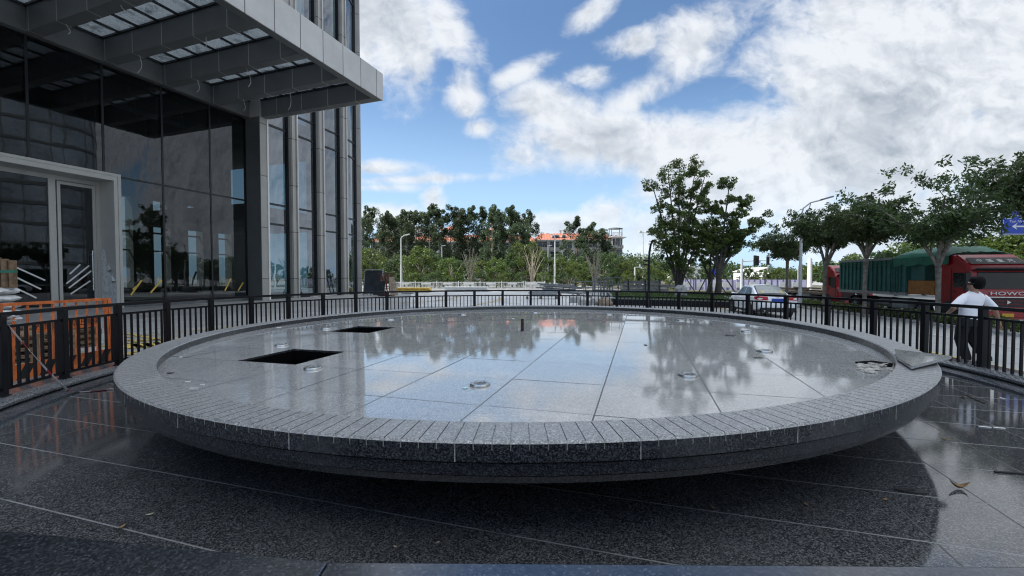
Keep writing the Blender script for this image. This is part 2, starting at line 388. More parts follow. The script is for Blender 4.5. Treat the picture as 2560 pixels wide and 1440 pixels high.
def copy_tree(o, parent=None):
    c = o.copy(); C.objects.link(c)
    if parent is not None: c.parent = parent
    for ch in list(o.children): copy_tree(ch, c)
    return c
def text_mesh(txt, size, ext=.004, align='CENTER'):
    cu = bpy.data.curves.new('lettering', 'FONT'); cu.body = txt; cu.size = size; cu.extrude = ext; cu.align_x = align; cu.align_y = 'CENTER'
    cu.resolution_u = 3
    o = bpy.data.objects.new('lettering', cu); C.objects.link(o)
    bpy.context.view_layer.update()
    me = bpy.data.meshes.new_from_object(o.evaluated_get(bpy.context.evaluated_depsgraph_get()))
    bpy.data.objects.remove(o); bpy.data.curves.remove(cu); return me
def lettering(txt, size, origin, xdir, updir, mat, parent, ext=.004, align='CENTER', stretch=1.0):
    """raised letters on a face: origin, reading direction and up direction in the parent's local frame"""
    me = text_mesh(txt, size, ext, align)
    x = Vector(xdir).normalized()*stretch; y = Vector(updir).normalized(); z = x.cross(y).normalized()
    me.transform(Matrix(((x[0], y[0], z[0], origin[0]), (x[1], y[1], z[1], origin[1]), (x[2], y[2], z[2], origin[2]), (0, 0, 0, 1))))
    return link_mesh('lettering', me, mat, parent)

# ------------------------------------------------------------------ ground and roads
TILT = .0084
PC = Vector((.336, 8.23, 0)); DC = Vector((.16, 8.51, 0)); DISC_Z = .76; FLOOR_Z = .66
def shader_paving():
    m, t = mat_new('forecourt_paving'); co = t.objco()
    a, b, cell = grid_lines(t, co, R(-19), .6, 1.2, 0, 0, .012)
    wn = t.node('ShaderNodeTexWhiteNoise', {'Vector': cell}).outputs[0]
    n = t.noise(co, .18, 6.0, .62); n2 = t.noise(co, 2.6, 8.0, .7); n3 = t.noise(co, 60, 3.0, .6)
    c = t.mix(t.step(n, .3, .7), (.22, .225, .225), (.34, .34, .33))
    c = t.mix(t.m('MULTIPLY', t.step(n2, .5, .75), .5), c, (.11, .11, .108))
    c = t.node('ShaderNodeHueSaturation', {'Value': t.fmix(wn, .86, 1.14), 'Color': c}).outputs[0]
    c = t.mix(t.m('MULTIPLY', t.m('MAXIMUM', a, b), .75), c, (.05, .05, .05))
    c = t.mix(t.m('MULTIPLY', t.step(n3, .55, .75), .25), c, (.34, .34, .33))
    finish(t, principled(t, c, t.fmix(n2, .35, .7), 0, .45, n3, .15))
    return m
def shader_road():
    m, t = mat_new('street_concrete'); co = t.objco()
    a, b, cell = grid_lines(t, co, R(-9.1), 3.6, 5.0, 0, 0, .02)
    n = t.noise(co, .25, 6.0, .62); n2 = t.noise(co, 3.0, 8.0, .7); n3 = t.noise(co, 80, 3.0, .6)
    c = t.mix(t.step(n, .3, .7), (.26, .265, .26), (.36, .36, .35))
    c = t.mix(t.m('MULTIPLY', t.step(n2, .5, .8), .45), c, (.13, .13, .125))
    c = t.mix(t.m('MULTIPLY', t.m('MAXIMUM', a, b), .8), c, (.07, .07, .07))
    finish(t, principled(t, c, t.fmix(n2, .4, .75), 0, .4, n3, .2)); return m
M['paving'] = shader_paving(); M['road'] = shader_road()
M['soil'] = plain('verge_soil', (.09, .085, .055), .95, 0, .4, .5)
M['pale_paving'] = plain('pale_paving', (.50, .50, .485), .55, 0, .18, .6)

def make_ground():
    rad = [8.15, 8.6, 9.2, 10, 11, 12, 13.5, 15, 17, 19, 22, 26, 31, 38, 48, 65, 90, 140, 240, 500, 1200, 4000]
    n = 160; b = MB(); rings = []
    for r in rad:
        rings.append([(PC.x+r*cos(2*pi*j/n), PC.y+r*sin(2*pi*j/n), gz(PC.x+r*cos(2*pi*j/n))) for j in range(n)])
    b.loft(rings, True, False, 0, True)
    o = b.build('ground', M['paving']); o['kind'] = 'structure'
make_ground()
def strip(name, pts_l, pts_r, mat, dz):
    """a sheet between two edges following the ground"""
    b = MB(); L = []; Rr = []
    k = 14
    for (a, c), (p, q) in zip(zip(pts_l[:-1], pts_l[1:]), zip(pts_r[:-1], pts_r[1:])):
        for i in range(k+1):
            f = i/k
            l = Vector(a).lerp(Vector(c), f); r = Vector(p).lerp(Vector(q), f)
            row = []
            for j in range(7):
                w = l.lerp(r, j/6); row.append((w.x, w.y, gz(w.x)+dz))
            L.append(row)
    b.loft(L, False, False, 0, True)
    o = b.build(name, mat); o['kind'] = 'structure'; return o
# the street on the right runs nearly away from the camera (RD), parallel lines at offset q from its left edge
RD = Vector((.16, 1)).normalized(); RN = Vector((RD.y, -RD.x))
def street(q, y):     # point of the line that passes (q, 9) at depth y
    return (q + .16*(y-9), y)
strip('road', [street(9.4, -6), street(9.4, 24), street(9.4, 80)], [street(15.9, -6), street(15.9, 24), street(15.9, 80)], M['road'], .012)
for nm, q, w, mt in (('road_marking_yellow', 9.62, .12, 'yellow_line'), ('road_marking_white', 12.75, .12, 'white_line'),
                     ('road_marking_edge', 15.55, .12, 'white_line')):
    strip(nm, [street(q-w/2, -6), street(q-w/2, 60)], [street(q+w/2, -6), street(q+w/2, 60)], M[mt], .022)
strip('verge', [street(15.95, -6), street(15.95, 48)], [street(17.35, -6), street(17.35, 48)], M['soil'], .03)
strip('side_road', [street(17.4, -6), street(17.4, 24), street(17.4, 80)], [street(27, -6), street(27, 24), street(27, 80)], M['road'], .012)
# paler sheet of paving in the middle distance, sheet of lawn under the trees behind
def patch(name, poly, mat, dz):
    b = MB(); b.add([(x, y, gz(x)+dz) for x, y in poly], [tuple(range(len(poly)))]); o = b.build(name, mat); o['kind'] = 'structure'; return o
patch('path', [(-6, 24.5), (5.6, 23), (6.6, 41), (-4, 52), (-12, 50)], M['pale_paving'], .008)
patch('lawn', [(-60, 58.5), (60, 58.5), (130, 240), (-130, 240)], M['soil'], .02)
def yellow_marks():
    b = MB()
    def ln(a, c, w):
        a, c = Vector((*a, .02)), Vector((*c, .02)); d = (c-a).normalized(); s = Vector((d.y, -d.x, 0))*w/2
        b.add([a-s, a+s, c+s, c-s], [(0, 1, 2, 3)])
    g = lambda px, py: ground(px, py)[:2]
    ln(g(300, 846), g(700, 806), .12); ln(g(300, 832), g(470, 862), .12); ln(g(250, 868), g(420, 846), .12)
    ln(g(60, 925), g(420, 874), .14); ln(g(240, 905), g(340, 880), .14)
    for i in range(5):
        x = 318+i*28; ln(g(x, 862-i*2), g(x+20, 871-i*2), .35); ln(g(x, 851-i), g(x+24, 853-i), .12)
    for i in range(6): ln(g(640+i*90, 768-i*3), g(640+i*90+60, 766-i*3), .12)
    o = b.build('paving_marking', M['yellow_line']); o['kind'] = 'structure'
    # the long curved yellow kerb line behind the railing
    b = MB(); pts = [ground(px, py) for px, py in ((900, 764), (1040, 757), (1110, 750), (1150, 742), (1060, 737))]
    pts2 = [ground(px, py) for px, py in ((1180, 764), (1225, 757), (1252, 749), (1248, 744))]
    for P in (pts, pts2):
        for a, c in zip(P[:-1], P[1:]):
            d = (c-a).normalized(); s = Vector((d.y, -d.x, 0))*.09; z = Vector((0, 0, .02))
            b.add([a-s+z, a+s+z, c+s+z, c-s+z], [(0, 1, 2, 3)])
    o = b.build('paving_marking', M['yellow_line']); o['kind'] = 'structure'
yellow_marks()

# ------------------------------------------------------------------ the fountain basin: floor, kerb, railing
def make_pool():
    b = MB(); n = 128
    rings = [[(PC.x+r*cos(2*pi*j/n), PC.y+r*sin(2*pi*j/n), -.012) for j in range(n)] for r in (.5, 2.5, 5, 7.4)]
    b.loft(rings, True, False); b.shear(TILT); o = b.build('pool_floor', M['pool_floor']); o['kind'] = 'structure'
    k = empty('pool_kerb', PC, 'round dark granite kerb under the black railing round the fountain basin', 'kerb')
    b = MB(); b.lathe([(8.26, -.35), (8.26, .112), (8.25, .118), (7.60, .118), (7.585, .108), (7.585, .074), (7.66, .072), (7.66, -.3)], 160, 0, PC)
    b.shear(TILT); b.build('coping', M['kerb'], k)
    b = MB(); b.lathe([(7.64, .04), (7.345, .04), (7.33, .03), (7.33, -.12), (7.64, -.12)], 160, 0, PC); b.shear(TILT)
    b.build('kerb_step', M['kerb_dark'], k)
make_pool()

def make_railing():
    rz = EYE - .537
    A = lambda i: -1.73092 + .136884*i
    P = lambda i: Vector((PC.x+7.92*sin(A(i)), PC.y+7.94*cos(A(i)), 0))
    r = empty('ring_railing', PC, 'black metal railing running round the whole fountain on its granite kerb', 'railing')
    rng = range(-2, 28)
    for i in rng:
        p = P(i); a = A(i); ax = Vector((cos(a), -sin(a), 0)); ay = Vector((sin(a), cos(a), 0)); zb = .118+TILT*p.x
        b = MB(); b.obox((p.x, p.y, (zb+rz)/2), ax*.047, ay*.047, Vector((0, 0, (rz-zb)/2-.006)))
        b.obox((p.x, p.y, zb+.008), ax*.065, ay*.065, Vector((0, 0, .008)))
        b.build('post', M['black_paint'], r, .004)
    for i in rng[:-1]:
        a, c = P(i), P(i+1); d = (c-a).normalized(); a2 = a+d*.048; c2 = c-d*.048; zb = .118+TILT*(a.x+c.x)/2
        b = MB(); Z = lambda v, z: (v.x, v.y, z)
        b.bar(Z(a-d*.0, rz), Z(c-d*.002, rz), .066, .056); b.bar(Z(a2, rz-.185), Z(c2, rz-.185), .036, .04)
        low = zb+.10
        if i < 12: b.bar(Z(a2, low), Z(c2, low), .036, .04)
        else: low = zb-.02
        for k in range(1, 8):
            q = a.lerp(c, k/8); b.bar((q.x, q.y, low), (q.x, q.y, rz-.2), .036, .024, 0, d)
        b.build('panel', M['black_paint'], r)
make_railing()

def make_fountain():
    f = empty('disc_fountain', (DC.x, DC.y, 0), 'huge round raised fountain basin of polished dark granite with grooved rim', 'fountain')
    # basin floor, cut into its slabs; two slabs are missing
    e1 = Vector((cos(GANG), sin(GANG), 0)); e2 = Vector((-sin(GANG), cos(GANG), 0))
    bm = bmesh.new(); n = 200
    vs = [bm.verts.new((DC.x+5.66*cos(2*pi*j/n), DC.y+5.66*sin(2*pi*j/n), 0)) for j in range(n)]; bm.faces.new(vs)
    for e, o, s in ((e1, -.339, .965), (e2, 3.33, .95)):
        for k in range(-14, 15):
            bmesh.ops.bisect_plane(bm, geom=bm.verts[:]+bm.edges[:]+bm.faces[:], plane_co=e*(o+k*s), plane_no=e)
    rnd = random.Random(4); b = MB(); pits = []
    for fc in bm.faces:
        c = fc.calc_center_median(); i = math.floor((c.dot(e1)+.339)/.965); j = math.floor((c.dot(e2)-3.33)/.95)
        if (i, j) in ((-5, 1), (-6, 4)): pits.append([v.co.copy() for v in fc.verts]); continue
        if (i, j) in ((2, 2),): pass
        ta, tb = rnd.gauss(0, .0011), rnd.gauss(0, .0011); dz = rnd.gauss(0, .0006)
        b.add([(v.co.x, v.co.y, FLOOR_Z+dz+ta*(v.co.x-c.x)+tb*(v.co.y-c.y)) for v in fc.verts], [tuple(range(len(fc.verts)))])
    bm.free(); b.shear(TILT); b.build('basin_floor', M['disc_floor'], f)
    for p in pits:
        b = MB(); z0 = FLOOR_Z-.62; k = len(p)
        b.add([(v.x, v.y, FLOOR_Z-.028) for v in p]+[(v.x, v.y, z0) for v in p], [(i, (i+1) % k, k+(i+1) % k, k+i) for i in range(k)]+[tuple(range(k, 2*k))], 0)
        b.add([(v.x, v.y, FLOOR_Z) for v in p]+[(v.x, v.y, FLOOR_Z-.028) for v in p], [(i, (i+1) % k, k+(i+1) % k, k+i) for i in range(k)], 1)
        b.shear(TILT); b.build('open_pit', [M['void'], M['band']], f)
    # rim with its radial grooves
    N = 330; b = MB(); prof = [(5.645, -.13), (5.645, -.012), (5.657, 0), (5.984, 0), (6.0, -.016), (6.0, -.052), (6.0, -.053), (6.0, -.128), (5.90, -.130)]
    st = []
    gw = .0008
    for k in range(N):
        a = 2*pi*k/N; st += [(a, 0), (a+.0002, 1), (a+.0002+gw, 1), (a+.0004+gw, 0)]
    rings = []
    for a, g in st:
        ring = []
        for q, (r, z) in enumerate(prof):
            if g and q in (1, 2): z -= .007
            if g and q == 3: z -= .007; r -= .004
            if g and q in (4, 5): r -= .006
            ring.append((DC.x+r*cos(a), DC.y+r*sin(a), DISC_Z+z))
        rings.append(ring)
    S = len(st); P = len(prof)
    for ring in rings: b.v += ring
    for i in range(S):
        i2 = (i+1) % S; ing = i % 4 in (0, 1, 2); major = (i//4) % 10 == 3
        for q in range(P-1):
            b.f.append((i*P+q, i*P+q+1, i2*P+q+1, i2*P+q)); b.sm.append(False)
            b.mi.append(1 if ing and ((q in (3, 4)) or (major and q == 6)) else 0)
    b.f = [tuple(reversed(x)) for x in b.f]
    b.shear(TILT); b.build('rim', [M['rim'], M['mortar'], M['band']], f)
    o = f.children[-1]
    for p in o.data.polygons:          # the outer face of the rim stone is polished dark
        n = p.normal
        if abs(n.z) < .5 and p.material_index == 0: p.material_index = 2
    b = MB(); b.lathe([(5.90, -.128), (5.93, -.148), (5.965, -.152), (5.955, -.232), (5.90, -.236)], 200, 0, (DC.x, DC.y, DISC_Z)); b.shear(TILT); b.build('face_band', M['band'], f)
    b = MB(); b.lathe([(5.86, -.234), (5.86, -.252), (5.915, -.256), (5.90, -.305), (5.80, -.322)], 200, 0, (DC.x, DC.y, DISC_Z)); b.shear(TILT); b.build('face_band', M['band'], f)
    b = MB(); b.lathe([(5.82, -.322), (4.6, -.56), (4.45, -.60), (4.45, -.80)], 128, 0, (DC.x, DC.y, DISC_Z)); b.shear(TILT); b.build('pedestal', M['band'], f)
    return f
make_fountain()

def floor_pt(px, py, z): 
    p = ground(px, py, z)
    for _ in range(3): p = ground(px, py, z + TILT*p.x)
    return p
def make_nozzles():
    spots = [(1200, 963, 'nearest the front rim on the sky-bright slabs'), (1720, 940, 'in front, where the tall tree is mirrored'),
             (1911, 879, 'shining white towards the right-hand rim'), (1865, 829, 'on the far right, in front of the parked white car'),
             (1702, 801, 'by the far rim below the two big trees'), (1522, 787, 'by the far rim below the bare-stemmed tree'),
             (1338, 782.5, 'by the far rim, behind the rusty pipe'), (1157, 786.5, 'by the far rim below the yellow panels'),
             (976, 799.5, 'just behind the far square opening'), (815, 822.5, 'between the far square opening and the left rim'),
             (704, 864, 'behind the near square opening'), (782, 922, 'in front of the near square opening')]
    proto = None
    for px, py, lab in spots:
        p = floor_pt(px, py, FLOOR_Z)
        lab = 'round steel fountain nozzle ' + lab
        if proto is None:
            proto = empty('fountain_nozzle', p, lab, 'nozzle', 'nozzles set in the fountain floor')
            b = MB(); b.lathe([(.062, .006), (.066, .024), (.098, .024), (.104, .014), (.104, .001), (.062, .001)], 28, closed=True)
            for k in range(6): b.lathe([(.007, .024), (.007, .030), (.0005, .031)], 6, 0, (.083*cos(k*pi/3), .083*sin(k*pi/3), 0))
            b.build('nozzle_ring', M['steel'], proto, world=False)
            b = MB(); b.lathe([(.060, .002), (.058, .012), (.036, .013), (.034, .024), (.016, .026), (.015, .012), (.001, .011)], 24)
            b.build('nozzle_cap', M['grey_steel'], proto, world=False)
            c = proto
        else:
            c = copy_tree(proto); c.location = p; c['label'] = lab
        c.rotation_euler = (0, 0, px*.37)
    p = floor_pt(1306, 828, FLOOR_Z)
    b = MB(); b.lathe([(.030, .0), (.030, .245), (.024, .245), (.024, .12), (.001, .12)], 16, 0, p)
    tag(b.build('pipe_stub', M['rust']), 'short rusty pipe stub standing upright in the middle of the fountain floor', 'pipe')
    for px, py, lab in ((741, 905, 'black capped pipe standing inside the near square floor opening'), (921, 830, 'black capped pipe standing inside the far square floor opening')):
        p = floor_pt(px, py, FLOOR_Z-.05); q = Vector((p.x, p.y+.42, FLOOR_Z-.36))
        t = empty('riser_pipe', q, lab, 'pipe', 'riser pipes in the floor openings')
        b = MB(); b.lathe([(.05, -.2), (.05, .16), (.001, .16)], 16, 0, q); b.build('pipe', M['dark_metal'], t)
        b = MB(); b.lathe([(.066, .16), (.066, .20), (.04, .20), (.035, .22), (.001, .22)], 18, 0, q); b.build('cap', M['dark_metal'], t)
make_nozzles()

def make_ledge():
    z = .76
    p = lambda px, py: ground(px, py, z)[:2]
    L, Mi, Rr = p(-260, 1300), p(820, 1403), p(2900, 1417)
    g = empty('granite_ledge', (0, 1, 0), 'polished dark granite ledge across the bottom edge, in front of the fountain', 'ledge')
    b = MB(); b.prism([L, (L[0], -.6), (Mi[0], -.6), Mi], .0, z); b.build('ledge_slab', M['ledge'], g, .006)
    b = MB(); b.prism([(Mi[0]+.003, Mi[1]), (Mi[0]+.003, -.6), (Rr[0], -.6), Rr], .0, z-.002); b.build('ledge_slab', M['ledge'], g, .006)
make_ledge()

# ------------------------------------------------------------------ the office building on the left
FU = Vector((.3329, .9430, 0)); FN = Vector((.9430, -.3329, 0))        # along the lobby front (away), out of it
F0 = Vector((-22.26, 24.1, 0))
def F(s, t, z): return F0 + FU*s + FN*t + Vector((0, 0, z))
def s_at(px, t=0.0):
    k = (px-1280)/FPX
    return (k*(F0.y+t*FN.y) - (F0.x+t*FN.x))/(FU.x-k*FU.y)
def z_at(px, py, t=0.0): return zpx(py, F(s_at(px, t), t, 0).y)
def fbox(b, s0, s1, t0, t1, z0, z1, mi=0):
    return b.hexa([F(s0, t1, z0), F(s1, t1, z0), F(s1, t0, z0), F(s0, t0, z0), F(s0, t1, z1), F(s1, t1, z1), F(s1, t0, z1), F(s0, t0, z1)], mi)
M['lobby_glass'] = glass_mat('lobby_glass', (.34, .38, .39), .02, 1.55, .012, (.92, .95, 1.0))
M['tower_glass'] = glass_mat('tower_glass', (.24, .34, .36), .20, 1.6, .012, (.78, .84, .92))
def dusty_glass():
    m, t = mat_new('dusty_roof_glass'); co = t.objco()
    n = t.noise(co, 1.3, 6.0, .65)
    tl = t.node('ShaderNodeBsdfTranslucent', {'Color': (.40, .42, .43)}).outputs[0]
    tr = t.node('ShaderNodeBsdfTransparent', {'Color': (.70, .75, .77)}).outputs[0]
    gl = t.node('ShaderNodeBsdfGlossy', {'Color': (.6, .65, .7), 'Roughness': .06}).outputs[0]
    a = t.node('ShaderNodeMixShader', {0: t.step(n, .35, .65, .12, .75), 1: tr, 2: tl}).outputs[0]
    fr = t.node('ShaderNodeFresnel', {'IOR': 1.5}).outputs[0]
    fr = t.m('MULTIPLY', fr, t.m('SUBTRACT', 1.0, t.node('ShaderNodeNewGeometry').outputs['Backfacing']))
    finish(t, t.node('ShaderNodeMixShader', {0: fr, 1: a, 2: gl}).outputs[0]); return m
M['roof_glass'] = dusty_glass()
SEAM_T = tuple(FN); SEAM_S = tuple(FU)
M['canopy'] = lined('canopy_panels', (.135, .142, .145), (.46, .46, .45), .42, SEAM_T, 2.3, .6, .03, .2)
M['fascia'] = lined('fascia_panels', (.48, .485, .485), (.08, .08, .08), .38, SEAM_S, 1.53, .1, .03, .25)
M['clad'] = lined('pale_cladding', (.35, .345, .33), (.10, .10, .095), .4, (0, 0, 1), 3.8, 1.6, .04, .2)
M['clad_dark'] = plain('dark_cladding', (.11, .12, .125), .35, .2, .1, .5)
M['frame_dark'] = plain('dark_window_frame', (.02, .024, .028), .35, .3, .1, 1)
M['portal'] = plain('portal_aluminium', (.46, .46, .44), .45, .2, .06, .8)
M['strip_white'] = plain('white_edge_trim', (.74, .74, .72), .35, 0, .04, 1)
M['inner_wall'] = plain('lobby_plaster', (.30, .29, .25), .9, 0, .15, .4)
M['inner_dark'] = plain('bare_lobby_concrete', (.26, .26, .25), .9, 0, .3, .4)
M['cable'] = plain('white_cable', (.55, .55, .52), .5)

def office():
    B = empty('office_building', F(0, 0, 0), 'glass fronted office tower with a deep grey canopy over its lobby on the left', 'building')
    part = lambda b, n, m, par=None, bev=0: b.build(n, m, par or B, bev)
    SE = s_at(622); PITCHS = 2.92; SM = s_at(413)
    mull = [SM+PITCHS*k for k in range(-9, 3)]
    CZ0, CZ1, FZ = 13.45, 14.6, 15.15
    ztr = 7.40
    sP = s_at(309, .5)                            # outer right edge of the door portal
    zP = z_at(309, 437, .5)
    # glazing of the lobby, one sheet per bay
    edges = mull + [SE]
    for a, c in zip(edges[:-1], edges[1:]):
        for z0, z1 in ((.25, ztr-.05), (ztr+.05, 13.4)):
            if z1 < zP+.3:
                if c <= sP: continue
                a2 = max(a, sP)
            else: a2 = a
            if z0 > ztr and a < sP: z0 = zP
            b = MB(); fbox(b, a2+.03, c-.03, -.02, .0, z0, z1); part(b, 'glass_pane', M['lobby_glass'])
    b = MB()
    for s in edges: fbox(b, s-.05, s+.05, -.22, .03, .2 if s > sP else zP, 13.45)
    fbox(b, sP, SE, -.1, .035, ztr-.05, ztr+.05); part(b, 'mullion', M['frame_dark'])
    b = MB(); fbox(b, sP-.2, SE+.2, -.6, .35, -.05, .25); part(b, 'plinth', M['kerb'])
    # portal with its door
    sI = s_at(291, .5); tD = -.84
    b = MB(); s0 = -26
    fbox(b, sI, sP-.17, tD, .5, 0, zP-.40); fbox(b, s0, sP-.17, tD, .5, zP-.40, zP-.17)
    fbox(b, sP-.14, sP, tD, .5, 0, zP); fbox(b, s0, sP-.14, tD, .5, zP-.14, zP)
    fbox(b, sP-.17, sP-.14, tD, .47, 0, zP-.14); fbox(b, s0, sP-.14, tD, .47, zP-.17, zP-.14, 0)
    part(b, 'door_portal', M['portal'])
    zt = zP-.40
    d0, d1 = s_at(148, tD), s_at(243, tD)
    b = MB()
    fbox(b, s0, d1+.2, tD-.12, tD-.0, zt-.22, zt); fbox(b, d1+.02, sI, tD-.12, tD+.02, .0, zt)
    fbox(b, d0-.32, d0-.05, tD-.12, tD+.02, 0, zt-.22)
    for k in range(1, 5): fbox(b, d0-.32-k*2.6, d0-.2-k*2.6, tD-.12, tD, 0, zt-.22)
    part(b, 'door_frame', M['portal'])
    b = MB(); fbox(b, s0, d0-.32, tD-.06, tD-.04, .05, zt-.22); part(b, 'glass_pane', M['lobby_glass'])
    b = MB(); zd = zt-.26
    fbox(b, d0, d0+.13, tD-.07, tD+.04, .1, zd); fbox(b, d1-.13, d1, tD-.07, tD+.04, .1, zd)
    fbox(b, d0+.13, d1-.13, tD-.07, tD+.04, zd-.16, zd); fbox(b, d0+.13, d1-.13, tD-.07, tD+.04, .1, .4)
    dr = part(b, 'door', M['portal'])
    b = MB(); fbox(b, d0+.13, d1-.13, tD-.03, tD-.01, .4, zd-.16); part(b, 'glass_pane', M['lobby_glass'], dr)
    b = MB(); b.tube([F(d1-.24, tD+.16, 1.0), F(d1-.24, tD+.16, 3.2)], .025); b.bar(F(d1-.24, tD, 1.2), F(d1-.24, tD+.16, 1.2), .03); b.bar(F(d1-.24, tD, 3.0), F(d1-.24, tD+.16, 3.0), .03)
    part(b, 'handle', M['steel'], dr)
    # torn white protective film at the foot of the jamb
    b = MB(); zz = lambda py: z_at(262, py, tD+.4)
    poly = [(tD+.06, .05), (.47, .05), (.47, 1.1), (.38, 1.5), (.30, 1.25), (.20, 1.9), (.02, 1.8), (-.1, 2.5), (-.25, 2.2), (-.38, 2.9), (-.55, 3.3), (tD+.06, 3.1)]
    n = len(poly)
    b.add([F(sI-.012, t, z) for t, z in poly]+[F(sI-.004, t, z) for t, z in poly], [tuple(range(n)), tuple(range(2*n-1, n-1, -1))]+[(i, n+i, n+(i+1) % n, (i+1) % n) for i in range(n)])
    for t, z, a in ((-.1, 2.45, .3), (.24, 1.85, .34)):
        b.add([F(sI-.01, t-.2, z), F(sI-.01, t+.22, z-.3), F(sI-.16, t+.25, z-.34), F(sI-.06, t-.05, z-.45)], [(0, 1, 2), (0, 2, 3), (0, 3, 1)], 0)
    part(b, 'protective_film', M['plastic_white'])
    # strips of tape stuck to the glass
    TC = ['white_paint']
    def tp(p0, p1, t, w=.07):
        a = F(s_at(p0[0], t), t, z_at(p0[0], p0[1], t)); c = F(s_at(p1[0], t), t, z_at(p1[0], p1[1], t)); q = MB(); q.bar(a, c, w, .012, 0, FN); part(q, 'tape_strip', M[TC[0]])
    for a, c in (((175, 685), (202, 661)), ((166, 709), (224, 664)), ((172, 720), (229, 677)), ((176, 735), (226, 702))): tp(a, c, tD+.01)
    for a, c in (((30, 663), (113, 701)), ((30, 688), (102, 723)), ((35, 718), (90, 745))): tp(a, c, tD+.01)
    TC[0] = 'yellow'
    for a, c in (((326, 738), (354, 701)), ((332, 724), (342, 715)), ((376, 732), (404, 700)), ((562, 727), (577, 696)), ((595, 727), (608, 706))): tp(a, c, .02, .09)
    TC[0] = 'strip_white'
    for a, c in (((442, 731), (447, 680)), ((480, 715), (483, 700)), ((483, 700), (491, 679)), ((504, 731), (517, 690))):
        tp(a, c, -.4, .12)
    # lobby behind the glass: floor, ceiling, piers at the back with daylight between them
    SEe = s_at(872, .75)-.7
    b = MB(); fbox(b, -30, SEe, -14, -.25, .0, .2); part(b, 'lobby_floor', M['inner_dark'])
    b = MB(); fbox(b, -30, SEe, -14.5, -.5, 13.0, 13.4); fbox(b, -30, 2, -14.2, -14, .2, 13); fbox(b, -30.3, -30, -14.5, 0, 0, 13.4)
    k = 0; s = 2.0
    while s < SEe:
        fbox(b, s, s+1.55, -14.6, -13.6, .2, 8.6); s += 2.92
    fbox(b, 2, SEe, -14.4, -13.8, 8.6, 13); fbox(b, 2, SEe, -14.3, -14.1, 5.6, 5.75); fbox(b, 2, SEe, -14.3, -14.1, 4.0, 4.12); fbox(b, 2, SEe, -14.3, -14.0, .2, .8)
    part(b, 'lobby_back_wall', M['inner_dark'])
    b = MB(); c0, c1 = s_at(125, -3.5), s_at(245, -3.5); fbox(b, c0, c1, -5.2, -3.5, .2, 11.6); part(b, 'lobby_column', M['inner_wall'])
    b = MB(); fp = lambda px, py, t=-3.0: F(s_at(px, t), t, z_at(px, py, t))
    b.tube([fp(346, 214), fp(326, 248), fp(322, 252)], .2, 12); b.tube([fp(322, 252), fp(292, 257)], .2, 12); b.tube([fp(296, 259), fp(475, 318)], .17, 12); b.tube([fp(475, 318), fp(512, 308)], .17, 12)
    part(b, 'ceiling_duct', M['white_paint'])
    # big dark pier where the lobby ends, white trim on its corner
    b = MB(); s1 = s_at(656, 1.4); s2 = s_at(676, 1.4)
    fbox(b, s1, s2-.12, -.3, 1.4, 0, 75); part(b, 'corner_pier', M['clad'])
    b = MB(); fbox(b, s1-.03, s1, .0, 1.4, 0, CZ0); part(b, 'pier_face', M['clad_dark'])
    b = MB(); fbox(b, s2-.12, s2, -.3, 1.44, 0, 75); part(b, 'edge_trim', M['strip_white'])
    # curved front beyond: columns, panes, transoms along a path
    sA = s2; sB = s_at(872, .75); RAD = 5.2
    def path(q, t):          # q metres from the pier along the front, t metres out of the glass line
        L = sB-sA
        if q <= L: return F(sA+q, .2+t, 0), FU, FN
        a = (q-L)/RAD; cc = F(sB, .2-RAD, 0)
        n = FN*cos(a)+FU*sin(a); u = FU*cos(a)-FN*sin(a)
        return cc+n*(RAD+t), u, n
    def pbox(b, q0, q1, t0, t1, z0, z1, steps=1, mi=0):
        for i in range(steps):
            a, c = q0+(q1-q0)*i/steps, q0+(q1-q0)*(i+1)/steps
            P = [path(a, t1)[0], path(c, t1)[0], path(c, t0)[0], path(a, t0)[0]]
            Z0, Z1 = Vector((0, 0, z0)), Vector((0, 0, z1))
            b.hexa([p+Z0 for p in P]+[p+Z1 for p in P], mi)
    PQ = 2.92; cols = [s_at(748, .95)-sA+PQ*k for k in range(0, 7)]
    for q in cols:
        p, u, n = path(q, 0)
        b = MB()
        w = .33
        for (a, c, t0, t1) in ((-w, w, -.15, .42), (-w+.06, -w+.16, .42, .50), (w-.16, w-.06, .42, .50)):
            Pp = [p+u*a+n*t0, p+u*c+n*t0, p+u*c+n*t1, p+u*a+n*t1]
            b.hexa([x for x in Pp]+[x+Vector((0, 0, 75)) for x in Pp])
        part(b, 'column', M['clad'])
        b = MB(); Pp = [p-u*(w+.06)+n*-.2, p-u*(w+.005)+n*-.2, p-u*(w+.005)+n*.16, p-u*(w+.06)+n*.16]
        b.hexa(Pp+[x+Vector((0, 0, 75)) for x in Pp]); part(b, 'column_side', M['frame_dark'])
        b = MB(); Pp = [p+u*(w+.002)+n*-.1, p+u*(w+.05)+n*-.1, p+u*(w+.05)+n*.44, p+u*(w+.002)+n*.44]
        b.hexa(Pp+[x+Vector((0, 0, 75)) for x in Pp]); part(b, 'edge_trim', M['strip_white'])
    starts = [0.0]+[q+.38 for q in cols[:-1]]; ends = [q-.40 for q in cols]
    for a, c in zip(starts, ends):
        b = MB(); pbox(b, a, c, -.02, 0, .15, 75, 6); part(b, 'glass_pane', M['tower_glass'])
        b = MB()
        for k in range(0, 9):
            for z in (5.9+7.66*k, 7.46+7.66*k): pbox(b, a, c, .0, .07, z-.075, z+.075, 6)
        pbox(b, a, c, -.1, .1, 0, .2, 6)
        part(b, 'transom', M['frame_dark'])
    # floors and core of the tower
    b = MB()
    for k in range(9):
        z = 6.1+7.66*k
        if k > 0: fbox(b, -40, sB-.6, -13, -.5, z, z+1.2)
    fbox(b, -39, sB-2, -12, -9, 14, 75); part(b, 'floor_slab', M['inner_dark'])
